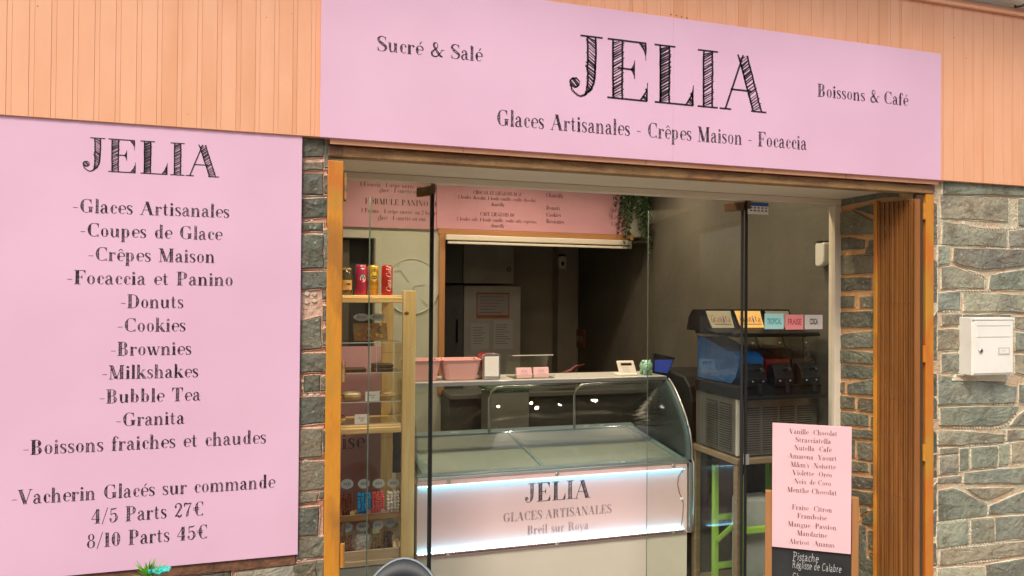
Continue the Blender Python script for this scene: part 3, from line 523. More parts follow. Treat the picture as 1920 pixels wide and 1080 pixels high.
for i, (O_, S_, ln, w_) in enumerate([(OA, SA, '745,275 800,292 860,305 1080,310', .012), (OA, SA, '870,412 1080,420', .006), (OA, SA, '780,530 868,562', .007), (OA, SA, '868,560 872,622', .006), (OA, SA, '700,638 900,640', .006),
        (OA, SA, '998,160 998,268', .005), (OA, SA, '1034,160 1036,268', .005), (OA, SA, '988,320 988,400', .005), (OA, SA, '640,752 735,754', .006), (OB, SB, '820,210 978,210', .006), (OB, SB, '660,325 850,332 925,320', .008), (OB, SB, '925,320 990,250', .008),
        (OB, SB, '925,330 928,395', .006), (OB, SB, '640,805 730,793', .006), (OB, SB, '744,795 744,920', .008), (OB, SB, '874,790 874,898', .006), (OB, SB, '640,938 930,905', .008), (OB, SB, '680,1020 900,995', .007), (OB, SB, '822,1035 822,1078', .006), (OB, SB, '790,690 840,712 838,760', .006), (OB, SB, '745,425 745,540', .005), (OB, SB, '950,410 950,510', .006), (OB, SB, '700,425 930,402', .005)]):
    chips(pxpoly(O_, S_, pp(ln), P, 0), fr_front, rw, w_, seed=i)
BEADS[-1].build('mortar_bead', BEAD, rw, smooth=False, kind='stuff'); CHIPS[-1].build('stone_chips', CHIP, rw, kind='stuff')
# --- left pillar and wall under the pink menu panel
lw = thing('stone_wall', 'slate stone wall left of the doorway, mostly hidden behind the tall pink panel', 'wall', (-.6, 0, 0))
BEADS.append(G()); CHIPS.append(G())
box('mortar', mat('warm mortar', (.58, .34, .22), [(.50, .22, .12), (.60, .40, .28)], rough=.9, scale=3.2, bump=.9, bscale=60, lo=.35, hi=.6), lw, -1.7, .148, 0, .05, 0, 2.24)
OC, SC_ = (540, 240), 3.0; OD, SD = (540, 560), 2.077
LC = ['70,50 200,62 203,150 195,160 70,165', '208,72 228,78 228,222 208,225', '70,200 195,198 195,235 70,240', '70,265 192,262 195,375 70,372', '205,275 228,270 225,368 205,366',
 '70,405 225,400 222,500 70,505', '70,540 190,538 190,575 70,578', '70,608 195,608 195,785 70,790', '203,582 226,577 220,790 205,787', '70,815 218,812 220,895 70,905', '195,912 218,908 216,958 197,962']
LD = ['40,92 125,70 128,190 40,200', '135,30 148,30 148,88 135,86', '136,124 150,114 148,178 136,180', '40,218 148,215 146,280 40,285', '65,305 122,300 122,358 65,362', '130,308 147,305 147,355 130,357',
 '36,390 146,385 142,480 36,490', '36,510 130,508 130,610 36,618', '136,516 147,513 145,594 137,596', '34,640 143,635 142,738 34,745', '34,760 118,757 110,785 34,795', '125,757 139,754 138,774 125,777',
 '32,820 118,812 115,915 32,920', '32,935 140,928 138,1000 32,1008', '20,1034 108,1022 110,1110 20,1120', '116,1022 136,1018 134,1110 116,1110']
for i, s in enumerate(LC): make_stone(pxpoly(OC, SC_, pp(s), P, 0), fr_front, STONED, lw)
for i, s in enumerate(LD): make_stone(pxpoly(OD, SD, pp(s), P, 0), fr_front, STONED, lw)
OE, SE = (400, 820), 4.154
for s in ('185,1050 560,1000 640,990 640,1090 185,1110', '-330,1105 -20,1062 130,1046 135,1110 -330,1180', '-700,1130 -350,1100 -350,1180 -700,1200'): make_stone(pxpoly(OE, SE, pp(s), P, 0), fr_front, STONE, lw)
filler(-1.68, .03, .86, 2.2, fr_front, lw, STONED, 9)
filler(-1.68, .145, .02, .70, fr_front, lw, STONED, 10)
for i, (O_, S_, ln, w_) in enumerate([(OE, SE, '540,972 740,945', .006), (OE, SE, '-90,1040 0,1028 200,1018 340,1000', .010), (OC, SC_, '85,520 150,522', .006), (OC, SC_, '85,930 170,935', .011), (OC, SC_, '85,985 170,970', .008), (OD, SD, '56,305 56,360', .008), (OD, SD, '50,375 130,372', .008), (OD, SD, '50,628 90,628', .005)]):
    chips(pxpoly(O_, S_, pp(ln), P, 0), fr_front, lw, w_, seed=50+i)
BEADS[-1].build('mortar_bead', mat('pink mortar bead', (.66, .46, .34), [(.60, .33, .22), (.70, .56, .44)], rough=.9, scale=9, bump=.8, bscale=90), lw, kind='stuff'); CHIPS[-1].build('stone_chips', CHIP, lw, kind='stuff')
# --- reveal wall on the right of the recess
vw = thing('stone_wall', 'darker slate side wall of the recess with orange mortar, between the glass and the folded gate', 'wall', (GX, .25, 0))
BEADS.append(G())
box('mortar', MORTARO, vw, GX, 2.80, .012, .455, .05, 2.215)
fr_side = lambda u, v, d: (GX-d, u, v)
VA = ['97,190 97,145 330,104 420,100 420,140 330,142', '180,205 300,175 420,165 420,262 300,240', '97,230 175,215 300,275 420,300 420,330 97,342', '97,365 150,358 235,372 232,412 97,422', '262,375 400,362 400,390 260,398', '248,410 400,405 400,440 243,442',
 '93,455 400,448 400,536 93,552', '92,575 268,572 268,630 92,640', '292,572 420,566 420,622 290,630', '92,672 178,670 178,725 92,730', '215,675 420,668 420,728 212,728', '92,755 420,748 420,832 92,830',
 '110,880 150,868 330,852 420,846 420,945 115,940', '92,955 420,985 420,1040 92,1015', '88,1035 420,1060 420,1120 88,1095']
VB = ['82,100 122,102 120,148 82,145', '140,110 180,100 300,80 420,76 420,175 140,150', '80,165 172,178 172,232 80,225', '195,180 420,198 420,262 200,240 190,228', '80,245 240,268 240,320 80,308', '260,275 420,290 420,344 258,328',
 '80,330 160,336 420,362 420,398 80,365', '80,385 172,392 172,475 80,468', '190,402 420,424 420,520 192,485', '80,490 238,510 238,552 80,540', '255,515 420,535 420,590 255,560', '80,560 158,572 420,618 420,660 80,615',
 '80,632 160,645 420,684 420,748 205,712 80,690', '205,735 235,735 240,750 210,775', '215,790 260,750 420,770 420,850 215,810', '200,825 230,830 232,1005 200,985', '245,850 420,872 420,970 245,935', '248,960 420,990 420,1045 250,1010',
 '80,720 190,735 190,800 80,790', '80,805 185,820 185,900 80,890', '80,915 185,930 185,1000 80,990', '80,1010 190,1025 420,1075 420,1130 80,1100']
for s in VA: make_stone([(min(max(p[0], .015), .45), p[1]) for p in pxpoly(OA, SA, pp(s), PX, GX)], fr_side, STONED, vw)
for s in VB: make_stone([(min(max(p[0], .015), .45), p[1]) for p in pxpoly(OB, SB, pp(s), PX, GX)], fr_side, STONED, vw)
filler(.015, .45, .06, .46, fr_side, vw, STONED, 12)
BEADS[-1].build('mortar_bead', mat('orange mortar bead', (.60, .32, .12), [(.56, .36, .18), (.50, .38, .25)], rough=.9, scale=4, bump=.8, bscale=90), vw, kind='stuff')
# ================================================================== FASCIA
FZ0 = 2.238
fa = thing('fascia_cladding', 'peach painted grooved metal fascia running above the shop front', 'cladding', (1.2, -.02, FZ0))
box('backing_sheet', PEACHD, fa, -1.7, 4.8, -.0272, .03, FZ0, 3.05)
x = -1.68; j = 0
proto = {}
while x < 4.78:
    for (a, w, y) in ((0, .0447, -.030), (.0456, .0130, -.0293)):
        key = (w,)
        if key not in proto:
            proto[key] = G().box(0, w, y, -.0266, FZ0+.001, 3.03)
            o = proto[key].build('board', PEACH, None, bevel=.0008, seg=1); me = o.data; bpy.data.objects.remove(o)
            proto[key] = me
        o = bpy.data.objects.new('board', proto[key]); COL.objects.link(o); o.parent = fa; o.location = Vector((x+a, 0, 0))-Vector((1.2, -.02, FZ0))
        ORG[o.name] = Vector((1.2, -.02, FZ0))
    x += .0595
box('edge_fold', PEACH, fa, .155, 2.808, -.036, -.0305, FZ0-.022, FZ0+.012, bevel=.001)
for jx in (.62, 1.35, 1.88, 2.3):
    box('fold_joint', DRUST, fa, jx, jx+.0015, -.0366, -.0360, FZ0-.021, FZ0+.011)
box('top_ledge', PEACH, fa, -1.7, 4.8, -.046, .03, 3.031, 3.0455, bevel=.002)
box('top_strip', PEACH, fa, -1.7, 4.8, -.034, .03, 3.046, 3.070, bevel=.003)
g = G(); R = random.Random(3)
for i in range(15):
    X = R.uniform(-.85, 3.3); Z = FZ0+R.choice([R.uniform(.005, .05), R.uniform(.02, .7)]); g.ball((X, -.0302, Z), R.uniform(.0009, .0021), 6, 4, (1, .3, 1.3))
for i in range(4): g.ball((P(1258+i*10, 27, -.03)[0], -.0305, P(1258, 27+i*.8, -.03)[1]), .003, 6, 4, (1, .4, 1))
g.build('rust_pits', DRUST, fa, kind='stuff')
pip = thing('gutter_pipe', 'grey white horizontal pipe under the edge of the upper wall at the top right', 'pipe', (2.5, -.12, 3.14))
G().tube([(-2, -.058, 3.112), (1, -.058, 3.114), (3.2, -.058, 3.110), (5, -.058, 3.112)], .036, 16).build('pipe', mat('weathered pipe', (.72, .68, .60), (.50, .45, .38), rough=.6, scale=12, bump=.3), pip, smooth=True)
G().tube([(-2, -.11, 3.145), (3, -.11, 3.143), (5, -.11, 3.145)], .02, 12).build('cable', mat('cable grey', (.42, .40, .36), rough=.6), pip, smooth=True)
for X in (.4, 1.9, 3.28): G().tube([(X, -.02, 3.14), (X, -.025, 3.076), (X, -.058, 3.072), (X, -.094, 3.09), (X, -.098, 3.13)], .005, 6).build('clip', DRUST, pip)
struct('shade_slab', mat('slab render', (.50, .42, .33), (.42, .35, .27), rough=.9, scale=4, bump=.2), -2.2, 5.4, -.6, .03, 3.62, 3.75)  # added slab out of view, there to shade the top of the fascia
# ================================================================== SIGNS
sg = thing('shop_sign', 'wide pink shop sign above the doorway with large black JELIA lettering', 'sign', (1.46, -.05, 2.234))
box('panel', PINK, sg, .121, 2.806, -.05, -.038, 2.234, 2.80, bevel=.0008, seg=1)
text_px('lettering', sg, INK, -.05, [('Sucré & Salé', 706, 94, 905, 116, 27), ('Glaces Artisanales - Crêpes Maison - Focaccia', 930, 237, 1513, 279, 28), ('Boissons & Café', 1532, 181, 1703, 198, 23)], dens=.8)
text_px('lettering', sg, INK, -.05, [('JELIA', 1066, 177, 1440, 210, 107)], dens=1.05)
for i, jx in enumerate((P(1262, 200, -.05)[0],)): box('sheet_joint', mat('sign joint', (.62, .36, .44), rough=.5), sg, jx, jx+.0008, -.0504, -.0499, 2.2345, 2.7995)
pm = thing('price_sign', 'tall pink panel on the stone wall at left listing ice creams, crepes and drinks', 'sign', (-.5, -.022, .825))
box('panel', PINK, pm, -1.15, .0645, -.022, -.014, .825, 2.240, bevel=.0008, seg=1)
box('gap_shadow_strip', DRUST, pm, -1.12, .055, -.0135, .0, .79, .86)  # dark strip that colours in the shadow gap below the panel
text_px('lettering', pm, INK, -.022, [('JELIA', 154, 318, 413, 333, 60)], dens=1.05)
ML = [('-Glaces Artisanales', 135, 398, 431, 408, 25), ('-Coupes de Glace', 149, 443, 417, 450, 25), ('-Crêpes Maison', 164, 488, 404, 493, 25), ('-Focaccia et Panino', 124, 532, 438, 536, 25),
 ('-Donuts', 225, 577, 345, 578, 25), ('-Cookies', 219, 622, 349, 621, 25), ('-Brownies', 206, 667, 360, 664.5, 25), ('-Milkshakes', 190, 711, 373, 707, 25), ('-Bubble Tea', 185, 756, 377, 751, 25), ('-Granita', 216, 799, 347, 795, 25),
 ('-Boissons fraiches et chaudes', 42, 853, 500, 831, 26), ('-Vacherin Glacés sur commande', 20, 945, 516, 916, 26), ('4/5 Parts 27€', 170, 981, 383, 967, 27), ('8/10 Parts 45€', 161, 1027, 390, 1010, 27)]
text_px('lettering', pm, INK, -.022, ML, dens=.8)
# ================================================================== STEEL DOOR FRAME
df = thing('door_frame', 'ochre and rust coloured steel frame around the shop opening', 'door frame', (1.48, 0, 0))
box('post', OCHRE, df, .150, .2035, -.012, .03, 0, 2.165, bevel=.003)
box('post', OCHRE, df, 2.762, 2.808, -.012, .03, 0, 2.176, bevel=.003)
box('lintel', RUST, df, .150, 2.808, -.016, .035, 2.178, 2.2155, bevel=.003)
box('corner_plate', DRUST, df, .154, .2, -.0175, -.0165, 2.181, 2.213, bevel=.0006)
box('hinge_plate', RUST, df, .2045, .216, -.004, .03, 2.03, 2.125, bevel=.002)
for z in (2.06, 1.42, .98):
    G().lathe([(.0075, 0), (.0075, .034), (.006, .0345), (.006, .037), (.0075, .0375), (.0075, .075)], (2.752, -.012, z), 12).build('hinge', OCHRE, df, smooth=False)
G().lathe([(.0075, 0), (.0075, .04), (.006, .041), (.0075, .042), (.0075, .08)], (.213, -.008, P(640, 1040)[1]-.04), 12).build('hinge', OCHRE, df)
G().lathe([(.0065, 0), (.0065, .03), (.005, .031), (.0065, .032), (.0065, .07)], (.211, -.004, 1.40), 12).build('hinge', RUST, df)
# ================================================================== FOLDED GATE
fg = thing('folding_gate', 'tan concertina security gate folded flat against the right side of the opening', 'gate', (2.72, .1, 0))
box('lead_stile', OCHRE, fg, 2.685, 2.708, .196, .216, .03, 2.165, bevel=.002)
GATE = mat('bronze painted steel', (.30, .115, .024), [(.25, .09, .02), (.38, .16, .038)], rough=.5, scale=3, stretch=(1, 1, .3), rand=.16, bump=.15, bscale=70, bstretch=(1, 1, .3))
ns = 16; me = None
for i in range(ns):
    y = .182-i*.0135; xo = 2.688+.004*(i % 2)
    if me is None:
        g = G(); g.prism([(0, 0), (.0074, 0), (.0074, .003), (.0065, .006), (.0065, .03), (.0025, .03), (.0025, .006), (0, .003)], lambda u, v, w: (v, u, w), .035, 2.15)
        o = g.build('slat', GATE, None); me = o.data; bpy.data.objects.remove(o)
    o = bpy.data.objects.new('slat', me); COL.objects.link(o); o.parent = fg; o.location = Vector((xo, y, 0))-Vector((2.72, .1, 0)); ORG[o.name] = Vector((2.72, .1, 0))
box('back_channel', mat('gate dark channel', (.07, .035, .015), rough=.6), fg, 2.7125, 2.75, -.008, .19, .03, 2.17)
for z in (.35, .80, 1.24, 1.68, 2.12):
    g = G()
    for i in range(ns):
        y = .1865-i*.0135; g.ball((2.6885+.004*(i % 2), y, z+.004*(i % 2)), .0028, 6, 4)
    g.build('rivet_row', DRUST, fg, kind='stuff')
# ================================================================== SOFFIT AND GLASS FRONT
struct('soffit', CREAM, .14, 2.80, .036, .52, 2.204, 2.236)
gf = thing('glass_front', 'cream framed glass shop front set back in the recess', 'shop front', (1.5, GY, 0))
box('header', CREAM, gf, .14, 2.71, .445, .50, 2.1765, 2.203, bevel=.002)
box('jamb', CREAM, gf, 2.667, 2.7085, .45, .495, .05, 2.176, bevel=.002)
box('jamb', CREAM, gf, .14, .20, .45, .495, .05, 2.176, bevel=.002)
box('sill', CREAM, gf, .2, 2.667, .455, .49, .052, .09, bevel=.002)
XL, XRD = P(811, 600, GY)[0], P(1396, 600, GY)[0]
box('fixed_pane', GLASS, gf, .201, XL-.004, .466, .474, .091, 2.175)
box('fixed_pane', GLASS, gf, XRD+.006, 2.666, .466, .474, .091, 2.175)
box('seal', BLACKR, gf, XL-.004, XL+.002, .464, .476, .091, 2.175)
box('seal', BLACKR, gf, XRD+.003, XRD+.0125, .464, .476, .091, 2.175)
for x0 in (XRD+.008,): box('clamp', ALU, gf, x0-.004, x0+.014, .458, .482, .895, .945, bevel=.001)
for x0, z in ((XL-.012, 2.135), (XRD+.006, 2.135)): box('clamp', mat('bronze clamp', (.16, .10, .05), rough=.4, metal=.5), gf, x0, x0+.018, .456, .484, z, z+.038, bevel=.001)
def glass_door(hx, tx, ty, label):
    t = thing('glass_door', label, 'door', (hx, GY, .06)); L = math.hypot(tx-hx, ty-GY); dx, dy = (tx-hx)/L, (ty-GY)/L; nx, ny = -dy*.004, dx*.004
    def bb(name, m, a, b, z0, z1, k=1, **kw):
        g = G(); pts = [(hx+dx*a+nx*k, GY+dy*a+ny*k), (hx+dx*b+nx*k, GY+dy*b+ny*k), (hx+dx*b-nx*k, GY+dy*b-ny*k), (hx+dx*a-nx*k, GY+dy*a-ny*k)]
        g.prism(pts, lambda u, v, w: (u, v, w), z0, z1); return g.build(name, m, t, **kw)
    bb('pane', GLASS, .02, L-.002, .075, 2.155)
    bb('edge_seal', BLACKR, .006, .018, .075, 2.155)
    bb('polished_edge', mat('glass edge', (.22, .28, .24), rough=.2), L-.001, L, .075, 2.155)
    bb('top_pivot', mat('bronze pivot', (.15, .085, .035), (.10, .05, .02), rough=.45, metal=.4, scale=20), .004, .10, 2.128, 2.168, 2.6, bevel=.002)
    bb('bottom_pivot', ALU, .004, .10, .062, .10, 2.6, bevel=.002)
    g = G()
    for s in (-1, 1):
        c = [(hx+dx*(L-.06)+nx*s*9, GY+dy*(L-.06)+ny*s*9, z) for z in (.95, .96, 1.24, 1.25)]; 
    return t
tipR = (1.835, .86); tipL = (.392, .85)
glass_door(XRD, *tipR, 'glass door swung inward on the right, beside the slush machine')
glass_door(XL, *tipL, 'glass door swung inward on the left, behind the black edged glass pane')
st = thing('payment_sticker', 'small white and blue payment sticker at the top of the glass', 'sticker', (2.22, .46, 2.14))
box('sheet', PAPER, st, 2.164, 2.281, .4635, .4655, 2.111, 2.168)
box('blue_band', mat('sticker blue', (.02, .09, .32), rough=.4), st, 2.164, 2.281, .4625, .4634, 2.151, 2.168)
for i in range(10):
    X = 2.176+(i % 5)*.0215; Z = 2.139-(i//5)*.014
    box('icon', mat(('icon dark', 'icon red', 'icon blue')[i % 3], ((.08, .08, .09), (.3, .12, .08), (.1, .15, .3))[i % 3], rough=.6), st, X, X+.012, .4625, .4634, Z, Z+.007)
for nm, c, tc_, (a, b, z0, z1), txt in (('aqua', (.44, .78, .72), (.10, .42, .42), (2.263, 2.372, 1.550, 1.626), 'TROPICAL'), ('coral pink', (.88, .30, .30), (.55, .10, .11), (2.384, 2.489, 1.547, 1.621), 'FRAISE'), ('white', (.66, .60, .55), (.04, .03, .03), (2.498, 2.604, 1.548, 1.620), 'COCA')):
    t = thing('flavour_card', f'{nm} card reading {txt} stuck to the glass in front of the slush machine', 'card', (a, .46, z0), 'slush flavour cards on the glass')
    box('card', mat('card '+nm, c, rough=.6), t, a, b, .4632, .4655, z0, z1)
    cu = bpy.data.curves.new('tmp', 'FONT'); cu.body = txt; cu.size = 1; cu.offset = .035; to = bpy.data.objects.new('tmp', cu); COL.objects.link(to)
    bpy.context.view_layer.update(); me = bpy.data.meshes.new_from_object(to.evaluated_get(bpy.context.evaluated_depsgraph_get())); bpy.data.objects.remove(to)
    xs = [v.co.x for v in me.vertices]; ys = [v.co.y for v in me.vertices]; w0 = (b-a)*(.76 if len(txt) > 5 else .58 if len(txt) > 4 else .46)
    g = G(); g.add([((a+b)/2-w0/2+(v.co.x-min(xs))/(max(xs)-min(xs))*w0, .4628, z0+.023+(v.co.y-min(ys))/(max(ys)-min(ys))*.031) for v in me.vertices], [tuple(p.vertices) for p in me.polygons])
    g.build('lettering', mat('card ink '+nm, tc_, rough=.6), t)
# ================================================================== LETTERBOX
mb = thing('letterbox', 'cream white metal letterbox on the stone wall at the right', 'letterbox', (3.08, -.04, 1.36))
A = P(1823, 705, -.075); B = P(1901, 598, -.075); mx0, mx1, mz0, mz1 = A[0], B[0], 1.362, 1.622
box('body', WHITE, mb, mx0, mx1, -.072, .0, mz0, mz1, bevel=.003)
box('door', WHITE, mb, mx0+.010, mx1-.008, -.0765, -.0722, mz0+.008, mz1-.014, bevel=.0015)
box('top_rim', WHITE, mb, mx0, mx1, -.079, -.0722, mz1-.011, mz1-.002, bevel=.001)
box('letter_flap', WHITE, mb, mx0+.024, mx1-.024, -.079, -.0767, mz1-.088, mz1-.040, bevel=.001)
box('slot_shadow', mat('slot grey', (.20, .18, .15), rough=.6), mb, mx0+.024, mx1-.024, -.0775, -.0767, mz1-.0395, mz1-.037)
lk = G().lathe([(.011, 0), (.011, -.004), (.009, -.006), (.004, -.006)], (mx0+.046, -.0766, mz1-.150), 20, 'y').build('lock', ALU, mb)
G().box(mx0+.045, mx0+.047, -.0835, -.0829, mz1-.155, mz1-.145).build('keyhole', BLACK, lk)
npl = box('name_plate', mat('plate cream', (.62, .54, .40), rough=.5), mb, mx1-.098, mx1-.028, -.0785, -.0767, mz1-.170, mz1-.136, bevel=.001)
G().box(mx1-.091, mx1-.035, -.0792, -.0786, mz1-.164, mz1-.142).build('name_label', PAPER, npl)
G().box(mx1-.076, mx1-.056, -.0796, -.0793, mz1-.152, mz1-.1505).build('printed_line', INKG, npl)
gm = G()
for s, (za, zb) in enumerate(((mz0-.03, mz0),)):
    gm.add([(mx0-.05, -.012, za+.005), (mx1+.035, -.012, za-.008), (mx1+.04, -.013, zb-.005), (mx1, -.028, zb-.001), (mx0, -.028, zb-.001), (mx0-.03, -.012, zb)], [(0, 1, 2, 3, 4, 5)])
gm.build('mortar_ledge', BEAD, mb, solid=.006)
# ================================================================== FLAVOUR LIST AND CHALKBOARD EASEL
BA, BL = math.radians(-34), math.radians(-2)
BC = Vector((2.16, 0, .886)); bu = Vector((math.cos(BA), math.sin(BA), 0)); bw = Vector((-bu.y, bu.x, 0))
bv = Vector((0, 0, 1))*math.cos(BL)+bw*math.sin(BL); bn = bu.cross(bv)         # bn points to the street
def fb(a, b, d=0): return tuple(BC+bu*a+bv*b+bn*d)
def PB(px, py):
    d = ray(px, py); t = bn.dot(BC-CAMP)/bn.dot(d); p = CAMP+d*t-BC; return p.dot(bu), p.dot(bv)
def bbox(name, m, par, a0, a1, b0, b1, d0, d1, **k):
    g = G(fb2)
    return g.box(a0, a1, d0, d1, b0, b1).build(name, m, par, **k)
fb2 = lambda a, d, b: fb(a, b, d)
ez = thing('chalkboard_easel', 'wooden framed black chalkboard standing in front of the slush machine', 'chalkboard', (BC.x, BC.y, 0))
la, ra_ = PB(1441, 925)[0], PB(1606, 942)[0]
bbot = -(.886)/bv.z
ltop = PB(1440, 922)[1]
bbox('leg', BOARDW, ez, la-.012, la+.016, bbot, ltop, -.035, -.012, bevel=.003)
bbox('leg', BOARDW, ez, ra_-.016, ra_+.012, bbot, ltop, -.035, -.012, bevel=.003)
bbox('slate', mat('chalkboard', (.014, .014, .016), (.03, .03, .03), rough=.6, scale=8), ez, la+.016, ra_-.016, -.80, ltop-.03, -.028, -.018)
bbox('rail', BOARDW, ez, la+.016, ra_-.016, ltop-.03, ltop, -.030, -.016, bevel=.002)
bbox('rail', BOARDW, ez, la+.016, ra_-.016, -.83, -.80, -.030, -.016, bevel=.002)
for s in (la+.002, ra_-.002):
    g = G(); g.tube([fb(s, ltop-.04, -.045), tuple(Vector(fb(s, ltop, 0))-bn*.38+Vector((0, 0, bbot-ltop+.02)))], .010, 6); g.build('leg', BOARDW, ez)
CH_ = mat('chalk', (.72, .72, .70), rough=.9)
for txt, x0, b0, x1, b1, c in (('Pistache', 1486, 1053, 1535, 1057, 15), ('Réglisse de Calabre', 1485, 1067, 1578, 1077, 14), ('Ch', 1485, 1090, 1500, 1092, 14)):
    a, b = PB(x0, b0), PB(x1, b1); cp = PB(x0, b0-c)[1]-a[1]
    g = G(lambda x, y, w: fb(x, y, -.0172)); write(g, txt, a[0], b[0], (a[1]+b[1])/2, cp, 'hand', slant=.12, jit=.03); g.build('chalk_writing', CH_, ez)
fl = thing('flavour_list', 'pink printed flavour list fixed to the chalkboard easel', 'sign', tuple(BC+bv*-.25))
bbox('sheet', mat('list pink', (.86, .53, .56), (.84, .51, .54), rough=.5), fl, -.158, .155, -.257, .279, -.011, -.004, bevel=.0006, seg=1)
FLV = [('-Vanille -Chocolat', 705, 1045, 128), ('-Stracciatella', 745, 1003, 183), ('-Nutella -Café', 738, 1007, 238), ('-Amarena -Yaourt', 700, 1042, 295), ("-M&m's -Noisette", 715, 1035, 352), ('-Violette -Oréo', 727, 1010, 407), ('-Noix de Coco', 737, 1003, 465), ('-Menthe Chocolat', 690, 1042, 525),
       ('-Fraise -Citron', 722, 1010, 642), ('-Framboise', 757, 975, 698), ('-Mangue -Passion', 695, 1040, 758), ('-Mandarine', 757, 977, 815), ('-Abricot -Ananas', 703, 1027, 876)]
for txt, x0, x1, bb_ in FLV:
    xm = (x0+x1)/2; a = PB(1280+x0/3.6, 780+bb_/3.6); b = PB(1280+x1/3.6, 780+bb_/3.6); m_ = PB(1280+xm/3.6, 780+bb_/3.6)
    cp = PB(1280+xm/3.6, 780+(bb_-34)/3.6)[1]-m_[1]
    g = G(lambda x, y, w: fb(x, y, -.0032)); write(g, txt, a[0], b[0], m_[1], cp, 'solid'); g.build('lettering', mat('list ink', (.16, .07, .08), rough=.6), fl)
#==SECTION3==
# ================================================================== ICE CREAM COUNTER
FX0, FX1 = .645, 2.15
fz = thing('ice_cream_counter', 'ice cream counter with curved glass and a pink front panel between white light strips', 'freezer', (1.4, 1.3, 0))
box('plinth', BLACKR, fz, FX0+.03, FX1-.03, 1.0, 1.62, .05, .10)
box('body', OFFW, fz, FX0, FX1-.012, .965, 1.66, .10, .775, bevel=.004)
box('front_panel', mat('counter front pink', (.80, .56, .52), (.77, .53, .49), rough=.25, scale=3), fz, FX0, FX1-.02, .957, .9645, .428, .796, bevel=.001, seg=1)
box('front_rail', ALU, fz, FX0, FX1-.01, .950, .975, .799, .812, bevel=.002)
box('lower_trim', mat('trim mauve', (.50, .34, .32), rough=.3, metal=.3), fz, FX0, FX1-.012, .953, .9645, .418, .426, bevel=.001)
LED = mat('light strip', (.75, .95, 1), emis=7.5, ecol=(.18, .68, 1.0))
LEDH = mat('strip housing', (.6, .62, .65), rough=.4)
def led(z, s):
    h = box('light_strip', LEDH, fz, FX0, FX1-.045, .935, .9568, min(z, z+s*.004), max(z, z+s*.004))
    g = G(); g.add([(FX0, .936, z-s*.0006), (FX1-.045, .936, z-s*.0006), (FX1-.045, .9565, z-s*.0006), (FX0, .9565, z-s*.0006)], [(0, 1, 2, 3)]); g.build('diodes', LED, h)
    g = G()
    for i in range(84): g.box(FX0+.004+i*.0172, FX0+.012+i*.0172, .9335, .9349, min(z+s*.0005, z+s*.0035), max(z+s*.0005, z+s*.0035))
    g.build('diode_row', mat('diode', (.8, .95, 1), emis=5, ecol=(.75, .93, 1)), h, kind='stuff')
led(.772, 1); led(.448, -1)
for X in (.80, 1.37, 2.045):
    for z, m_ in ((.786, STEEL), (.432, WHITE)):
        g = G(); g.lathe([(.0105, 0), (.0105, -.004), (.0075, -.0065), (.0045, -.0065)], (X, .956, z), 16, 'y'); g.build('screw_cap', m_, fz, smooth=False)
g = G(); g.tube([(FX1-.05, .953, .762), (FX1-.075, .951, .73), (FX1-.082, .95, .69), (FX1-.07, .95, .64), (FX1-.052, .95, .605), (FX1-.045, .95, .58), (FX1-.05, .951, .50), (FX1-.058, .953, .455)], .0022, 6); g.build('wire', mat('brown wire', (.22, .12, .08), rough=.5), fz, smooth=True)
G().ball((FX1-.055, .951, .607), .009, 8, 6, (1, .5, 1)).build('wire_clip', WHITE, fz, smooth=True)
text_px('lettering', fz, mat('counter ink', (.08, .065, .08), rough=.5), .957, [('JELIA', 984, 940, 1108, 934, 34)], dens=1.3)
text_px('lettering', fz, INKG, .957, [('GLACES ARTISANALES', 943, 979, 1147, 961, 16)], mode='hatch', dens=.7)  # light ink stands in for glare over this line
text_px('lettering', fz, mat('glare paled ink', (.42, .30, .30), rough=.5), .957, [('Breil sur Roya', 988, 1002, 1104, 992, 16)], mode='hatch', dens=.7)  # glare painted into the ink, paler still
# freezer well: rim, walls, lids
prof = [(.96, .815), (.96, .906), (1.0, 1.002), (1.046, 1.069), (1.129, 1.163), (1.19, 1.21), (1.215, 1.222)]
RIM = mat('freezer rim', (.30, .38, .38), (.25, .32, .32), rough=.35, scale=6)
def yz_prism(name, m, par, pts, x0, x1, **k): g = G(); g.prism(pts, lambda u, v, w: (w, u, v), x0, x1); return g.build(name, m, par, **k)
yz_prism('front_rim', RIM, fz, [(.962, .8125), (1.0, .8125), (1.0, .822), (.962, .822)], FX0, FX1-.01, bevel=.002)
yz_prism('back_rim', RIM, fz, [(1.60, .875), (1.66, .875), (1.66, .905), (1.60, .895)], FX0, FX1-.01, bevel=.002)
for x0 in (FX0+.03, 1.30, FX1-.06): yz_prism('lid_rail' if x0 != 1.30 else 'centre_rail', RIM, fz, [(1.0, .812), (1.60, .878), (1.60, .893), (1.0, .824)], x0, x0+(.035 if x0 != 1.30 else .018), bevel=.0015)
WELL = mat('freezer well', (.60, .60, .52), (.52, .52, .45), rough=.5, scale=3)
box('well_floor', WELL, fz, FX0+.01, FX1-.03, 1.0, 1.60, .776, .782)
box('well_back', WELL, fz, FX0+.01, FX1-.03, 1.60, 1.62, .776, .875)
for a, b in ((FX0+.066, 1.299), (1.319, FX1-.061)):
    yz_prism('lid_glass', FROST, fz, [(1.002, .813), (1.598, .879), (1.598, .884), (1.002, .818)], a, b)
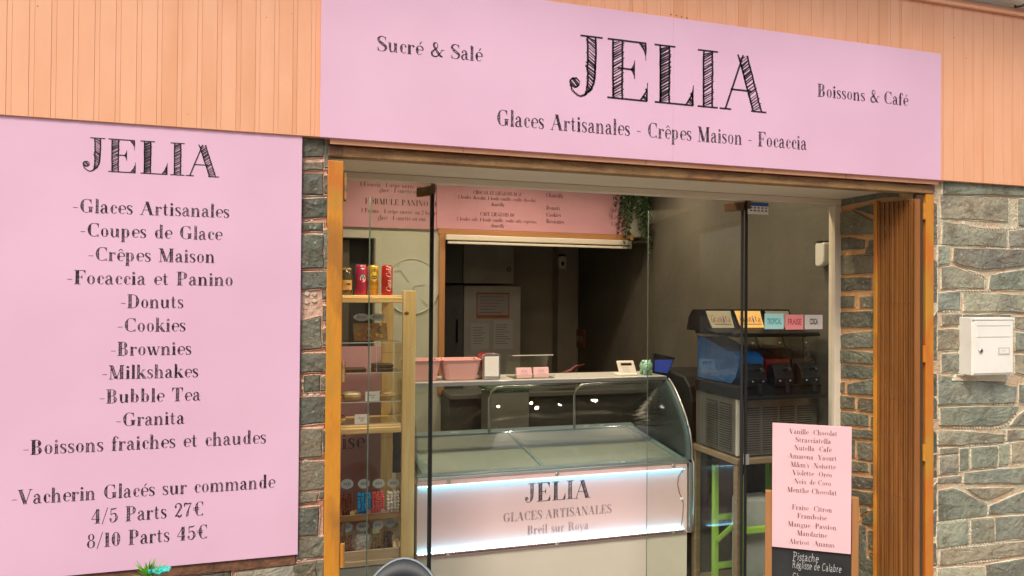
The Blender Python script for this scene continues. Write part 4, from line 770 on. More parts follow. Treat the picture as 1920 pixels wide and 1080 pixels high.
for i in range(6):
    g = G(); x0 = FX0+.10+i*.235; c = [(.62, .30, .30), (.55, .48, .30), (.20, .12, .07), (.60, .56, .44), (.62, .36, .34), (.50, .50, .38)][i]
    g.box(x0, x0+.20, 1.03, 1.18, .783, .806); o = g.build('ice_cream_tub', ALU, fz)
    g = G(); R = random.Random(i)
    g.sheet([[(x0+.006+a*.0235, 1.034+b*.023, .802+.011*math.sin(a*1.1+i)*math.cos(b*.9+i)+R.uniform(0, .004)) for a in range(9)] for b in range(7)])
    g.build('ice_cream', mat('ice cream %d' % i, c, rough=.7, bump=.4), o, smooth=True)
box('lid_handle', WHITE, fz, .96, 1.01, 1.612, 1.626, .893, .903, bevel=.001)
for X in (1.80, 1.90): box('lid_handle', WHITE, fz, X, X+.035, 1.612, 1.626, .893, .903, bevel=.001)
# curved front glass and side glass
rows = []
fine = []
for i in range(len(prof)-1):
    for k in range(4): s = k/4; fine.append((prof[i][0]*(1-s)+prof[i+1][0]*s, prof[i][1]*(1-s)+prof[i+1][1]*s))
fine.append(prof[-1])
for _ in range(6): fine = [fine[0]]+[((fine[i-1][0]+2*fine[i][0]+fine[i+1][0])/4, (fine[i-1][1]+2*fine[i][1]+fine[i+1][1])/4) for i in range(1, len(fine)-1)]+[fine[-1]]
for (y, z) in fine: rows.append([(FX0+.002, y, z), (FX1-.014, y, z)])
G().sheet(rows).build('curved_glass', CGLASS, fz, smooth=True, solid=.004)
sp = fine+[(1.62, 1.222), (1.62, .90), (1.0, .824)]
for x0 in (FX0, FX1-.010): yz_prism('side_glass', CGLASS, fz, sp, x0, x0+.005)
g = G(); out = []
for i, (y, z) in enumerate(fine):
    a = fine[max(i-1, 0)]; b = fine[min(i+1, len(fine)-1)]; L = math.hypot(b[0]-a[0], b[1]-a[1]); ny, nz = -(b[1]-a[1])/L, (b[0]-a[0])/L; out.append((y, z, ny, nz))
vs = []
for y, z, ny, nz in out:
    for dx, d in ((-.018, .003), (.0, .003), (.0, -.022), (-.018, -.022)): vs.append((FX1+dx+.002, y+ny*d, z+nz*d))
n = len(out); g.add(vs, [(4*i+k, 4*i+(k+1) % 4, 4*i+4+(k+1) % 4, 4*i+4+k) for i in range(n-1) for k in range(4)]+[(0, 1, 2, 3), (4*n-1, 4*n-2, 4*n-3, 4*n-4)])
g.build('side_arch', mat('arch grey', (.10, .15, .16), rough=.3, spec=.6), fz)
g = G(); g.tube([(FX1+.008, .94, .43), (FX1+.010, .935, .62), (FX1+.010, .938, .80)]+[(FX1+.008, y+ny*.008, z+nz*.008) for y, z, ny, nz in out], .0055, 8); g.build('chrome_edge', ALU, fz, smooth=True)
box('side_trim', STEEL, fz, FX1-.012, FX1+.008, .945, 1.66, .42, .80, bevel=.003)
box('counter_shelf', GREY, fz, FX0-.01, FX1-.012, 1.20, 1.50, 1.2245, 1.247, bevel=.004)
box('shelf_lip', ALU, fz, FX0-.01, FX1-.012, 1.194, 1.2005, 1.226, 1.246, bevel=.002)
for X, (a, b) in ((1.18, (1.35, 1.55)), (1.72, (1.35, 1.55))):
    g = G(); g.tube([(X, 1.58, .90), (X, 1.58, 1.10), (X+.01, 1.575, 1.14), (X+.04, 1.56, 1.165), (X+.10, 1.53, 1.172), (X+.42, 1.50, 1.174)], .008, 10); g.build('support_tube', ALU, fz, smooth=True)
# ------------------------------------------------------------------ things on the counter
CT = 1.2475
PB_ = mat('dusty pink plastic', (.74, .40, .36), (.71, .38, .345), rough=.45, scale=5)
def basket(x0, x1, label):
    t = thing('basket', label, 'basket', ((x0+x1)/2, 1.31, CT), 'pink plastic baskets on the counter'); y0, y1 = 1.235, 1.40; h = .108; fl_ = .018
    def ring(e, z, th=0):
        a, b, c, d = x0+fl_-e+th, x1-fl_+e-th, y0+fl_-e+th, y1-fl_+e-th; r = .022; pts = []
        for cx, cy, s in ((b-r, d-r, 0), (a+r, d-r, 90), (a+r, c+r, 180), (b-r, c+r, 270)):
            for k in range(5): q = math.radians(s+k*22.5); pts.append((cx+r*math.cos(q), cy+r*math.sin(q), z))
        return pts
    rs = [ring(-.004, CT+.001), ring(0, CT+.006), ring(fl_*.5, CT+h*.5), ring(fl_, CT+h), ring(fl_+.004, CT+h+.001), ring(fl_+.003, CT+h+.004), ring(fl_, CT+h+.003, .003), ring(fl_*.5, CT+h*.5, .003), ring(0, CT+.01, .003)]
    vs = [p for r in rs for p in r]; n = 20
    g = G(); g.add(vs, [(i*n+k, i*n+(k+1) % n, (i+1)*n+(k+1) % n, (i+1)*n+k) for i in range(len(rs)-1) for k in range(n)]+[tuple(range(n-1, -1, -1)), tuple(range((len(rs)-1)*n, len(rs)*n))])
    g.build('tub', PB_, t, smooth=False)
    for xx in (x0+.012, x1-.012):
        if xx == x0+.012 or True:
            pts = [(xx+.0, y0+.06+.055*k/8, CT+h+.000+.007*math.sin(math.pi*k/8)) for k in range(9)]; g = G(); g.tube(pts, .005, 6); g.build('handle', PB_, t, smooth=True)
A = P(831, 711, 1.24)[0]; B = P(898, 711, 1.24)[0]
basket(A, B+.012, 'pink plastic basket beside the red napkin dispenser')
basket(A-.205, A-.012, 'pink plastic basket further left, behind the edge of the black door seal')
nx0, nx1 = P(905, 700, 1.24)[0], P(938, 700, 1.24)[0]
nd = thing('napkin_dispenser', 'red and chrome napkin dispenser filled with white napkins on the counter', 'dispenser', ((nx0+nx1)/2, 1.3, CT))
RED = mat('glossy red', (.33, .012, .015), rough=.25)
box('case', RED, nd, nx0+.002, nx1-.002, 1.252, 1.37, CT+.004, CT+.138, bevel=.010)
g = G(); zt = CT+.144
pts = [(nx0, CT), (nx1, CT), (nx1, zt-.012)]+[((nx0+nx1)/2+(nx1-nx0)/2*math.cos(a), zt-.012+.012*math.sin(a)) for a in [math.pi*i/8 for i in range(1, 8)]]+[(nx0, zt-.012)]
g.prism(pts, lambda u, v, w: (u, w, v), 1.238, 1.252); g.build('chrome_face', mat('chrome', (.72, .70, .66), rough=.18, metal=.85), nd, bevel=.002)
box('napkins', mat('napkin white', (.86, .83, .76), rough=.9), nd, nx0+.010, nx1-.010, 1.2345, 1.2378, CT+.020, zt-.018, bevel=.001)
box('spring_plate', ALU, nd, nx0+.008, nx1-.008, 1.233, 1.2375, CT+.006, CT+.018, bevel=.002)
# acrylic holder with two stacks of cards
ah = thing('leaflet_holder', 'clear acrylic holder with a slanted back standing on the counter', 'holder', (1.34, 1.30, CT))
a0, a1 = 1.222, 1.462
g = G(); g.prism([(1.235, CT), (1.385, CT), (1.40, CT+.006), (1.345, CT+.125), (1.27, CT+.128), (1.268, CT+.124), (1.340, CT+.121), (1.392, CT+.010), (1.380, CT+.004), (1.235, CT+.004)], lambda u, v, w: (w, u, v), a0, a1); g.build('bent_sheet', ACRYL, ah)
box('front_lip', ACRYL, ah, a0, a1, 1.237, 1.241, CT+.004, CT+.022)
box('edge_line', mat('acrylic edge', (.62, .62, .55), rough=.2), ah, a0, a1, 1.266, 1.270, CT+.1245, CT+.1295)
for x0, lab, off in ((1.245, 'stack of pink business cards at the left of the acrylic holder', 0), (1.345, 'stack of pink business cards at the right of the acrylic holder, leaning back', .004)):
    t = thing('business_cards', lab, 'cards', (x0+.04, 1.26, CT+.005), 'pink cards in the acrylic holder')
    fr = lambda a, d, b, x0=x0, off=off: (x0+a+b*off*8, 1.252+d+b*.25+off, CT+.0045+b)
    G(fr).box(0, .088, 0, .014, 0, .054).build('card_stack', mat('card pink', (.80, .50, .50), (.77, .47, .47), rough=.6), t)
    g = G(lambda x, z, w, fr=fr: fr(x, -.0006, z)); write(g, 'JELIA', .026, .062, .030, .012, 'solid'); g.build('lettering', INKG, t)
    g = G(lambda x, z, w, fr=fr: fr(x, -.0006, z)); write(g, 'GLACES ARTISANALES', .020, .068, .018, .005, 'solid'); g.build('lettering', INKG, t)
# payment terminal
tx0, tx1 = P(1161, 700, 1.25)[0], P(1196, 700, 1.25)[0]
pt = thing('card_terminal', 'small white card payment terminal leaning back on its stand', 'terminal', ((tx0+tx1)/2, 1.28, CT))
box('stand', WHITE, pt, tx0, tx1, 1.245, 1.335, CT, CT+.014, bevel=.004)
fr = lambda a, d, b: (tx0+a-b*.10, 1.255+d+b*.42, CT+.012+b)
G(fr).box(.008, tx1-tx0-.002, 0, .014, 0, .072).build('handset', mat('terminal white', (.78, .72, .60), rough=.4), pt, bevel=.005)
w_ = tx1-tx0
G(fr).box(.028, w_-.022, -.0012, 0, .046, .060).build('screen', mat('terminal screen', (.05, .02, .01), rough=.2), pt)
for r in range(3):
    for c in range(3): G(fr).box(.034+c*.014, .043+c*.014, -.0008, 0, .010+r*.011, .017+r*.011).build('key', mat('terminal key', (.62, .56, .45), rough=.5), pt)
# piggy bank
px_ = P(1216, 690, 1.26)[0]
pg = thing('piggy_bank', 'small mint green piggy bank beside the tablet', 'piggy bank', (px_, 1.28, CT))
MINT = mat('mint ceramic', (.28, .52, .36), (.25, .48, .33), rough=.22, coat=.4)
g = G(); g.ball((px_, 1.29, CT+.052), .036, 20, 14, (1.05, 1.2, .98)); g.build('body', MINT, pg, smooth=True)
G().lathe([(.017, 0), (.0175, -.012), (.015, -.018), (.004, -.018)], (px_-.016, 1.252, CT+.046), 16, 'y').build('snout', MINT, pg, smooth=True)
for s in (-1, 1):
    g = G(); g.lathe([(.009, 0), (.007, .006), (.001, .013)], (px_+s*.022-.006, 1.275, CT+.076), 8); g.build('ear', mat('pale mint', (.55, .66, .55), rough=.3) if s < 0 else MINT, pg, smooth=True)
    G().ball((px_-.012+s*.010, 1.2475, CT+.064), .0025, 8, 6).build('eye', BLACK, pg)
for sx in (-1, 1):
    for sy in (-1, 1): G().lathe([(.009, 0), (.010, .02), (.012, .03)], (px_+sx*.018, 1.29+sy*.022, CT), 10).build('leg', MINT, pg, smooth=True)
G().tube([(px_+.01, 1.33, CT+.055), (px_+.016, 1.337, CT+.062), (px_+.010, 1.341, CT+.068)], .003, 6).build('tail', MINT, pg)
# tablet
tb = thing('tablet', 'tablet with a dark blue screen leaning on the end of the counter', 'tablet', (2.11, 1.30, CT))
c4 = [P(1227, 698, 1.27), P(1252, 701, 1.27), P(1270, 672, 1.27), P(1233, 664, 1.27)]
def tpl(k, d): 
    cx = sum(p[0] for p in c4)/4; cz = sum(p[1] for p in c4)/4
    return [(cx+(p[0]-cx)*k, 1.27+d+(p[1]-CT)*.35, cz+(p[1]-cz)*k) for p in c4]
def slab4(name, m, par, k, d0, d1, **kw): g = G(); a = tpl(k, d0); b = tpl(k, d1); g.add(a+b, [(3, 2, 1, 0), (4, 5, 6, 7)]+[(i, (i+1) % 4, 4+(i+1) % 4, 4+i) for i in range(4)]); return g.build(name, m, par, **kw)
slab4('case', BLACK, tb, 1.06, 0, .010, bevel=.002); slab4('screen', mat('blue screen', (.02, .035, .16), rough=.15, emis=.25, ecol=(.03, .06, .35)), tb, .93, -.0012, -.0004)
G().tube([(2.17, 1.32, CT+.03), (2.19, 1.40, CT+.002)], .006, 6).build('stand', BLACK, tb)
# ================================================================== SLUSH MACHINE AND ITS STAND
MX0, MX1, MY0, MY1 = 2.182, 2.66, .57, .955
sd_ = thing('machine_stand', 'glazed wooden stand with a tan top under the slush machine', 'stand', (2.43, .77, .05))
TANW = wood('tan stand wood', (.22, .15, .08), [(.17, .115, .06), (.25, .18, .10)], 'x')
box('top_board', TANW, sd_, 2.165, 2.70, .545, .98, .872, .902, bevel=.004)
for X in (2.17, 2.66):
    for Y in (.55, .94): box('leg', TANW, sd_, X, X+.035, Y, Y+.035, .06, .871, bevel=.003)
box('lower_board', TANW, sd_, 2.17, 2.695, .55, .975, .16, .185, bevel=.003)
box('lower_rail', CREAM, sd_, 2.206, 2.659, .552, .572, .186, .235, bevel=.003)
box('side_pane', GLASS, sd_, 2.176, 2.182, .586, .939, .19, .87)
LIME = mat('lime green', (.30, .52, .06), (.26, .47, .05), rough=.5)
lr = thing('folding_rack', 'lime green folding frame stored inside the glazed stand', 'rack', (2.4, .76, .19))
for (a, b) in (((2.24, .62), (2.24, .86)), ((2.58, .62), (2.58, .86))):
    for i, (X, Y) in enumerate((a, b)): box('upright', LIME, lr, X, X+.028, Y, Y+.028, .186, .80, bevel=.003)
for z in (.24, .50): 
    for Y in (.622, .862): box('crossbar', LIME, lr, 2.269, 2.579, Y, Y+.024, z, z+.03, bevel=.003)
g = G(); g.tube([(2.255, .66, .56), (2.255, .85, .40)], .014, 6); g.build('brace', LIME, lr)
bgp = tag(box('carrier_bag', mat('grey bag', (.33, .34, .30), (.27, .28, .25), rough=.6, scale=8), None, 2.30, 2.50, .68, .80, .186, .66, bevel=.02), 'pale grey bag standing between the lime green uprights', 'bag')
sm = thing('slush_machine', 'black three tank slush machine with blue, red and dark cola drinks', 'slush machine', (2.42, .76, .902))
BST = mat('machine steel', (.19, .175, .145), (.15, .14, .115), rough=.35, metal=.7, scale=30, stretch=(1, 1, .05))
box('cabinet', BST, sm, MX0, MX1, MY0, MY1, .910, 1.195, bevel=.003)
for X in (MX0+.03, MX1-.05):
    for Y in (MY0+.03, MY1-.05): G().lathe([(.016, 0), (.014, .009)], (X, Y, .902), 10).build('foot', BLACKR, sm)
box('corner_trim', mat('bright steel', (.75, .70, .58), rough=.25, metal=.6), sm, MX0-.003, MX0+.012, MY0-.003, MY0+.012, .912, 1.193, bevel=.002)
DK = mat('louvre shadow', (.02, .018, .015), rough=.7)
for c in range(4):     # front louvres
    x0 = MX0+.045+c*.105
    box('louvre_panel', DK, sm, x0, x0+.085, MY0-.0015, MY0-.0005, .925, 1.15)
    for r in range(19): box('louvre', BST, sm, x0, x0+.085, MY0-.006, MY0-.0016, .928+r*.0117, .9335+r*.0117)
for c in range(2):     # side louvres
    y0 = MY0+.05+c*.125
    box('louvre_panel', DK, sm, MX0-.0015, MX0-.0005, y0, y0+.105, .925, 1.165)
    for r in range(19): box('louvre', BST, sm, MX0-.006, MX0-.0016, y0, y0+.105, .928+r*.0122, .934+r*.0122)
box('drip_body', BLACK, sm, MX0-.01, MX1+.005, MY0-.03, MY1, 1.197, 1.262, bevel=.006)
box('drip_tray', BLACK, sm, MX0, MX1, MY0-.075, MY0-.033, 1.198, 1.215, bevel=.003)
tw = (MX1-MX0)/3
SL = [mat('blue slush', (.0, .06, .22), (.005, .09, .28), rough=.35, scale=20, bump=.3), mat('red slush', (.14, .006, .005), (.09, .005, .005), rough=.35, scale=20, bump=.3), mat('cola slush', (.02, .012, .01), (.03, .015, .01), rough=.35, scale=20, bump=.3)]
for i in range(3):
    x0, x1 = MX0+i*tw+.004, MX0+(i+1)*tw-.004
    tk = yz_prism('tank', mat('tank acrylic', (.8, .8, .8), rough=.1) if False else ACRYL, sm, [(MY0+.02, 1.30), (MY0-.005, 1.36), (MY0-.005, 1.505), (MY1, 1.505), (MY1, 1.264), (MY0+.06, 1.264)], x0, x1, bevel=.004)
    top = [(MY1-.006, 1.268), (MY0+.064, 1.268), (MY0+.026, 1.304), (MY0+.003, 1.362), (MY0+.003, 1.40), (MY0+.04, 1.425), (MY0+.10, 1.43), (MY0+.16, 1.445), (MY0+.24, 1.47), (MY0+.32, 1.49), (MY1-.006, 1.492)] if i == 0 else [(MY1-.006, 1.268), (MY0+.064, 1.268), (MY0+.026, 1.304), (MY0+.003, 1.362), (MY0+.003, 1.39), (MY0+.10, 1.385), (MY0+.22, 1.43), (MY1-.006, 1.44)]
    yz_prism('slush', SL[i], tk, top, x0+.003, x1-.003)
    xm = (x0+x1)/2
    yz_prism('tap_housing', BLACK, sm, [(MY0+.015, 1.262), (MY0-.05, 1.262), (MY0-.055, 1.30), (MY0-.04, 1.345), (MY0-.01, 1.372), (MY0-.0055, 1.372)], xm-.055, xm+.055, bevel=.006)
    G().tube([(xm, MY0-.05, 1.345), (xm, MY0-.085, 1.352), (xm, MY0-.10, 1.335)], .008, 8).build('tap_lever', BLACK, sm, smooth=True)
    G().lathe([(.010, 0), (.010, .045)], (xm, MY0-.075, 1.232), 10).build('nozzle', BLACK, sm, smooth=False)
    for s in (-1, 1): G().ball((xm+s*.03, MY0-.057, 1.288), .0045, 8, 6).build('screw', STEEL, sm)
    G().lathe([(.006, 0), (.006, -.012), (.002, -.016)], (xm, MY0-.004, 1.475), 8, 'y').build('lid_catch', STEEL, sm)
yz_prism('lid_tray', BLACK, sm, [(MY0-.012, 1.507), (MY1, 1.507), (MY1, 1.526), (MY0-.006, 1.526)], MX0-.01, MX1+.012, bevel=.005)
GR = [mat('lit display cream', (.62, .56, .38), (.58, .50, .32), rough=.5, scale=10), mat('lit display amber', (.80, .45, .12), [(.85, .58, .22), (.72, .34, .08)], rough=.5, scale=14, emis=.35, ecol=(1, .5, .12)), mat('display grey', (.42, .38, .28), rough=.5)]
for i, (pa, pb) in enumerate(((1329, 1373), (1383, 1429), (1440, 1482))):
    X0, X1 = P(pa, 600, .72)[0], P(pb, 600, .72)[0]; zt, zb = P(1400, 583, .74)[1], P(1400, 614, .72)[1]
    d_ = yz_prism('display_hood', BLACK, sm, [(.66, 1.527), (.70, 1.57), (.745, zt+.004), (.86, zt+.006), (.90, 1.60), (.92, 1.527)], X0-.012, X0-.004, bevel=.002)
    yz_prism('display_hood', BLACK, sm, [(.66, 1.527), (.70, 1.57), (.745, zt+.004), (.86, zt+.006), (.90, 1.60), (.92, 1.527)], X1+.004, X1+.012, bevel=.002)
    box('display_top', BLACK, sm, X0-.012, X1+.012, .742, .86, zt+.002, zt+.008, bevel=.002)
    yz_prism('display_wedge', BLACK, sm, [(.60, 1.527), (.66, 1.527), (.71, zb), (.70, zb)], X0-.035, X1+.004)
    g = G(); cv = [(.705, zb), (.715, zb+.02), (.728, zb+.045), (.742, zt)]
    g.sheet([[(X0-.003, y, z), (X1+.003, y, z)] for y, z in cv]); g.build('display_face', GR[i], sm, solid=.003)
    def mf(x, z, w, zb=zb): s = (z-zb)/(zt-zb); return (x, .7025+.037*s-.0012, z)
    cols = [(.45, .07, .02), (.06, .25, .10), (.45, .12, .02), (.42, .04, .04), (.1, .1, .25), (.45, .07, .02), (.4, .05, .02)]
    if i < 2:
        W_ = (X1-X0)
        for k, ch in enumerate('Granita'):
            g = G(mf); a = X0+.012+k*(W_-.022)/7; write(g, ch, a, a+(W_-.022)/7*(1.0 if k else 1.15), zb+.028+(.004 if k % 2 else 0), .038 if k == 0 else .034, 'solid'); g.build('lettering', mat('granita ink %d' % k, cols[k], rough=.6), sm)
        G(mf).add([(X0+.03, zb+.016, 0), (X1-.01, zb+.016, 0), (X1-.01, zb+.019, 0), (X0+.03, zb+.019, 0)], [(0, 1, 2, 3)]).build('printed_line', INK, sm)
g = G()
pts = []
for k in range(60): a = k*.9; s = k/59; pts.append((2.60+.03*s+.007*math.cos(a), .60, 1.50-.22*s+.007*math.sin(a)))
g.tube(pts, .0028, 5); g.build('coiled_cable', BLACK, sm)
g = G(); g.tube([(2.655+.022*math.cos(a), .60, 1.30+.030*math.sin(a)) for a in [k*math.tau/16 for k in range(17)]], .0045, 6); g.build('cable_loop', BLACK, sm)
for X in (2.31, 2.47): G().tube([(X, .60, 1.505), (X+.015, .60, 1.46), (X+.05, .61, 1.43)], .003, 6).build('hose', BLACK, sm)
# dark cabinet behind the counter end, seen between counter and slush machine
dc = thing('under_counter_fridge', 'dark rounded bin like fridge between the counter and the slush machine', 'fridge', (2.35, 1.25, .05))
yz_prism('body', BLACK, dc, [(1.03, .05), (1.03, 1.12), (1.06, 1.20), (1.12, 1.25), (1.30, 1.27), (1.55, 1.26), (1.55, .05)], 2.20, 2.60, bevel=.01)
box('handle', ALU, dc, 2.235, 2.243, 1.018, 1.028, .93, 1.13, bevel=.002)
# ================================================================== WOODEN SHELF UNIT
sh = thing('shelf_unit', 'pale pine shelf unit of sweets behind the glass, left of the counter', 'shelf', (.36, 1.05, .05))
px0, px1 = P(756, 545, .955)[0], P(780, 545, .955)[0]
box('upright', PINEZ, sh, px0, px1, .953, .975, .05, 1.724, bevel=.002)
box('upright', PINEZ, sh, .10, .16, .953, .975, .05, 1.724, bevel=.002)
rx0, rx1 = P(716, 600, 1.29)[0], P(738, 600, 1.29)[0]
box('upright', PINEZ, sh, rx0, rx1, 1.28, 1.30, .05, 1.70, bevel=.002)
box('upright', PINEZ, sh, .10, .16, 1.28, 1.30, .05, 1.70, bevel=.002)
for z in (1.665, 1.04):
    box('shelf_board', PINEX, sh, .10, px0-.001, .976, 1.27, z+.018, z+.036, bevel=.002)
    box('shelf_edge', PINEX, sh, .161, px0-.001, .955, .974, z, z+.026, bevel=.002)
G().ball(((px0+px1)/2-.014, .9525, 1.615), .011, 10, 8, (1.1, .12, .75)).build('knot', mat('knot brown', (.20, .09, .03), rough=.6), sh)
for z in (1.44, 1.30, 1.16, .9, .78): G().ball(((px0+px1)/2, .953, z), .0018, 6, 4).build('nail', DRUST, sh)
for z in (1.40, .955): box('shelf_joint', mat('joint brown', (.3, .17, .06), rough=.6), sh, rx0, rx1, 1.2795, 1.2805, z, z+.0015)
SHZ = 1.7015
def can(x, label, body, deco=None, r=.0275, h=.148, y=1.03):
    t = thing('drink_can', label, 'drink can', (x, y, SHZ), 'drink cans on the top shelf')
    G().lathe([(r*.86, .002), (r*.9, 0), (r, .008), (r, h-.012), (r*.86, h-.003)], (x, y, SHZ), 28).build('body', body, t, smooth=True)
    G().lathe([(r*.86, h-.0028), (r*.88, h), (r*.80, h), (r*.78, h-.004)], (x, y, SHZ), 28).build('lid', ALU, t, smooth=False)
    cyl = lambda a, z, w: (x+(r+.0004)*math.sin(a/r), y-(r+.0004)*math.cos(a/r), SHZ+z)
    if deco: deco(t, cyl)
    return t
CW = mat('can white', (.80, .76, .70), rough=.4)
def blob(t, cyl, m, ca, cz, ra, rz, name='printed_patch', lift=0):
    g = G(cyl); n = 18; g.add([(ca, cz, 0)]+[(ca+ra*math.cos(k*math.tau/n), cz+rz*math.sin(k*math.tau/n), 0) for k in range(n)], [(0, 1+k, 1+(k+1) % n) for k in range(n)]); g.build(name, m, t)
def deco_cola(t, cyl):
    g = G(lambda x, z, w: cyl(.012-z, x, 0)); write(g, 'Coca-Cola', .016, .140, -.006, .026, 'solid', slant=.25); g.build('lettering', CW, t)
    g = G(cyl); g.add([(.0165, .035, 0), (.0185, .035, 0), (.0185, .11, 0), (.0165, .11, 0)], [(0, 1, 2, 3)]); g.build('printed_line', CW, t)
def deco_berry(t, cyl):
    c2_ = lambda a, z, w: (cyl(a, z, w)[0], cyl(a, z, w)[1]-.0003, cyl(a, z, w)[2])
    blob(t, cyl, CW, .008, .080, .014, .018); blob(t, c2_, mat('can teal', (.06, .22, .22), rough=.4), .009, .092, .012, .009); blob(t, c2_, mat('can pink', (.55, .06, .13), rough=.4), .004, .070, .007, .006)
    g = G(cyl); write(g, 'FRUIT', -.002, .018, .126, .008, 'solid'); g.build('lettering', CW, t) if False else blob(t, cyl, CW, .006, .128, .010, .004)
def deco_tea(t, cyl):
    c2_ = lambda a, z, w: (cyl(a, z, w)[0], cyl(a, z, w)[1]-.0003, cyl(a, z, w)[2])
    blob(t, cyl, mat('can lemon', (.85, .62, .05), rough=.4), .004, .090, .017, .024); blob(t, c2_, mat('can dark', (.08, .06, .02), rough=.4), .004, .086, .016, .008)
    g = G(lambda x, z, w: (cyl(x, z, w)[0], cyl(x, z, w)[1]-.0006, cyl(x, z, w)[2])); write(g, 'LIPTON', -.008, .016, .0825, .007, 'solid'); g.build('lettering', CW, t)
    blob(t, cyl, mat('can leaf', (.14, .16, .03), rough=.4), .006, .122, .016, .007)
cz_ = lambda p: P(p, 540, 1.0)[0]
can(cz_(677.5), 'magenta pink drink can between the dark jar and the yellow can', mat('can magenta', (.48, .035, .10), (.42, .03, .08), rough=.3, metal=.3, scale=8), deco_berry)
can(cz_(701), 'yellow and orange iced tea can on the top shelf', mat('can yellow', (.62, .24, .02), [(.72, .42, .03), (.70, .40, .03)], rough=.3, metal=.3, scale=4, stretch=(.1, .1, 6), lo=.45, hi=.55), deco_tea, y=1.045)
can(cz_(727), 'red cola can with white script, nearest the pine upright', mat('can red', (.50, .012, .012), rough=.28, metal=.2), deco_cola)
jx = cz_(650); jr = thing('jar', 'dark glass jar with a yellow label at the left of the cans', 'jar', (jx, 1.03, SHZ))
G().lathe([(.026, 0), (.030, .006), (.030, .085), (.024, .105), (.022, .118)], (jx, 1.03, SHZ), 24).build('bottle', mat('dark olive glass', (.05, .05, .02), (.09, .05, .02), rough=.12, coat=.6), jr, smooth=True)
G().lathe([(.0245, .1185), (.0245, .128), (.022, .130)], (jx, 1.03, SHZ), 24).build('lid', mat('gold lid', (.55, .42, .14), rough=.35, metal=.6), jr, smooth=False)
cy = lambda a, z, w: (jx+.0305*math.sin(a/.0305), 1.03-.0305*math.cos(a/.0305), SHZ+z)
g = G(cy); g.sheet([[(a*.006-.030, z, 0) for a in range(11)] for z in (.024, .072)]); g.build('label', mat('jar label', (.66, .46, .12), (.55, .25, .06), rough=.6, scale=40), jr)
g = G(lambda a, z, w: (jx+.031*math.sin(a/.031), 1.03-.031*math.cos(a/.031), SHZ+z)); write(g, 'Bonté', -.002, .024, .054, .010, 'solid') if False else blob(jr, lambda a, z, w: (jx+.031*math.sin(a/.031), 1.03-.031*math.cos(a/.031), SHZ+z), INKR, .010, .052, .011, .005)
blob(jr, lambda a, z, w: (jx+.031*math.sin(a/.031), 1.03-.031*math.cos(a/.031), SHZ+z), mat('jar picture', (.62, .30, .12), rough=.6), .009, .038, .013, .010)
# clear display case with cakes
dcx = thing('cake_case', 'clear acrylic cake case with three levels standing on the middle shelf', 'display case', (.38, 1.08, 1.077))
SZ = 1.0765
for z in (SZ, 1.185, 1.325, 1.470): box('acrylic_shelf', ACRYL, dcx, .165, .565, .985, 1.20, z, z+.004); box('shelf_edge', mat('acrylic edge', (.62, .62, .55), rough=.2), dcx, .165, .565, .983, .9848, z, z+.004)
for X in (.165, .565): box('side_wall', ACRYL, dcx, X, X+.003, .985, 1.20, SZ+.005, 1.469)
for X in (.415, .445): box('divider', mat('acrylic edge', (.62, .62, .55), rough=.2), dcx, X, X+.0018, .985, .987, 1.33, 1.469)
CHOC = mat('chocolate', (.06, .025, .012), (.12, .05, .02), rough=.5, scale=40, bump=.5)
CAKE = mat('sponge', (.50, .30, .12), (.62, .42, .20), rough=.8, scale=30, bump=.5)
for k, (X, Z, w_) in enumerate(((.19, 1.330, .10), (.30, 1.330, .10), (.43, 1.330, .10), (.43, 1.349, .10))):
    t = thing('brownie', ('dark brownie at the far left of the upper level', 'dark brownie left of the clear divider', 'lower brownie of the pair right of the divider', 'upper brownie of the pair right of the divider')[k], 'cake', (X, 1.05, Z), 'brownies on the upper level of the cake case')
    box('slice', CHOC, t, X, X+w_, 1.0, 1.08, Z, Z+.017, bevel=.004)
def donut(x, y, z, label, icing):
    t = thing('donut', label, 'donut', (x, y, z), 'donuts in the cake case')
    def tor(R_, r_, lo, hi, m, name, par):
        vs = []; N, M = 24, 10
        for i in range(N):
            for j in range(M+1):
                a = i*math.tau/N; b = lo+(hi-lo)*j/M; vs.append((x+(R_+r_*math.cos(b))*math.cos(a), y+(R_+r_*math.cos(b))*math.sin(a), z+.020+r_*.85*math.sin(b)))
        g = G(); g.add(vs, [(i*(M+1)+j, ((i+1) % N)*(M+1)+j, ((i+1) % N)*(M+1)+j+1, i*(M+1)+j+1) for i in range(N) for j in range(M)]); return g.build(name, m, par, smooth=True)
    tor(.028, .021, 0, math.tau, CAKE, 'ring', t); tor(.028, .0225, .5, 2.7, icing, 'icing', t)
donut(.24, 1.03, 1.190, 'donut with dark chocolate drips at the left of the middle level', CHOC)
donut(.335, 1.05, 1.190, 'donut with cream icing in the middle of the middle level', mat('cream icing', (.68, .56, .34), rough=.4))
donut(.50, 1.06, 1.190, 'donut with thin caramel lines at the right of the middle level', mat('caramel icing', (.42, .24, .09), rough=.4))
donut(.26, 1.04, 1.082, 'dark chocolate donut on the lowest level of the case', CHOC)
for (X, Z, lab) in ((.395, 1.190, 'white price card standing before the donuts on the middle level'), (.345, 1.082, 'white price card on the lowest level of the cake case')):
    t = thing('price_card', lab, 'price card', (X, .995, Z), 'price cards in the cake case')
    box('card', PAPER, t, X, X+.068, .990, .992, Z, Z+.046)
    g = G(on_y(.990)); write(g, 'Donuts', X+.018, X+.050, Z+.025, .008, 'solid'); write(g, '3€', X+.026, X+.044, Z+.012, .008, 'solid'); g.build('lettering', INK, t)
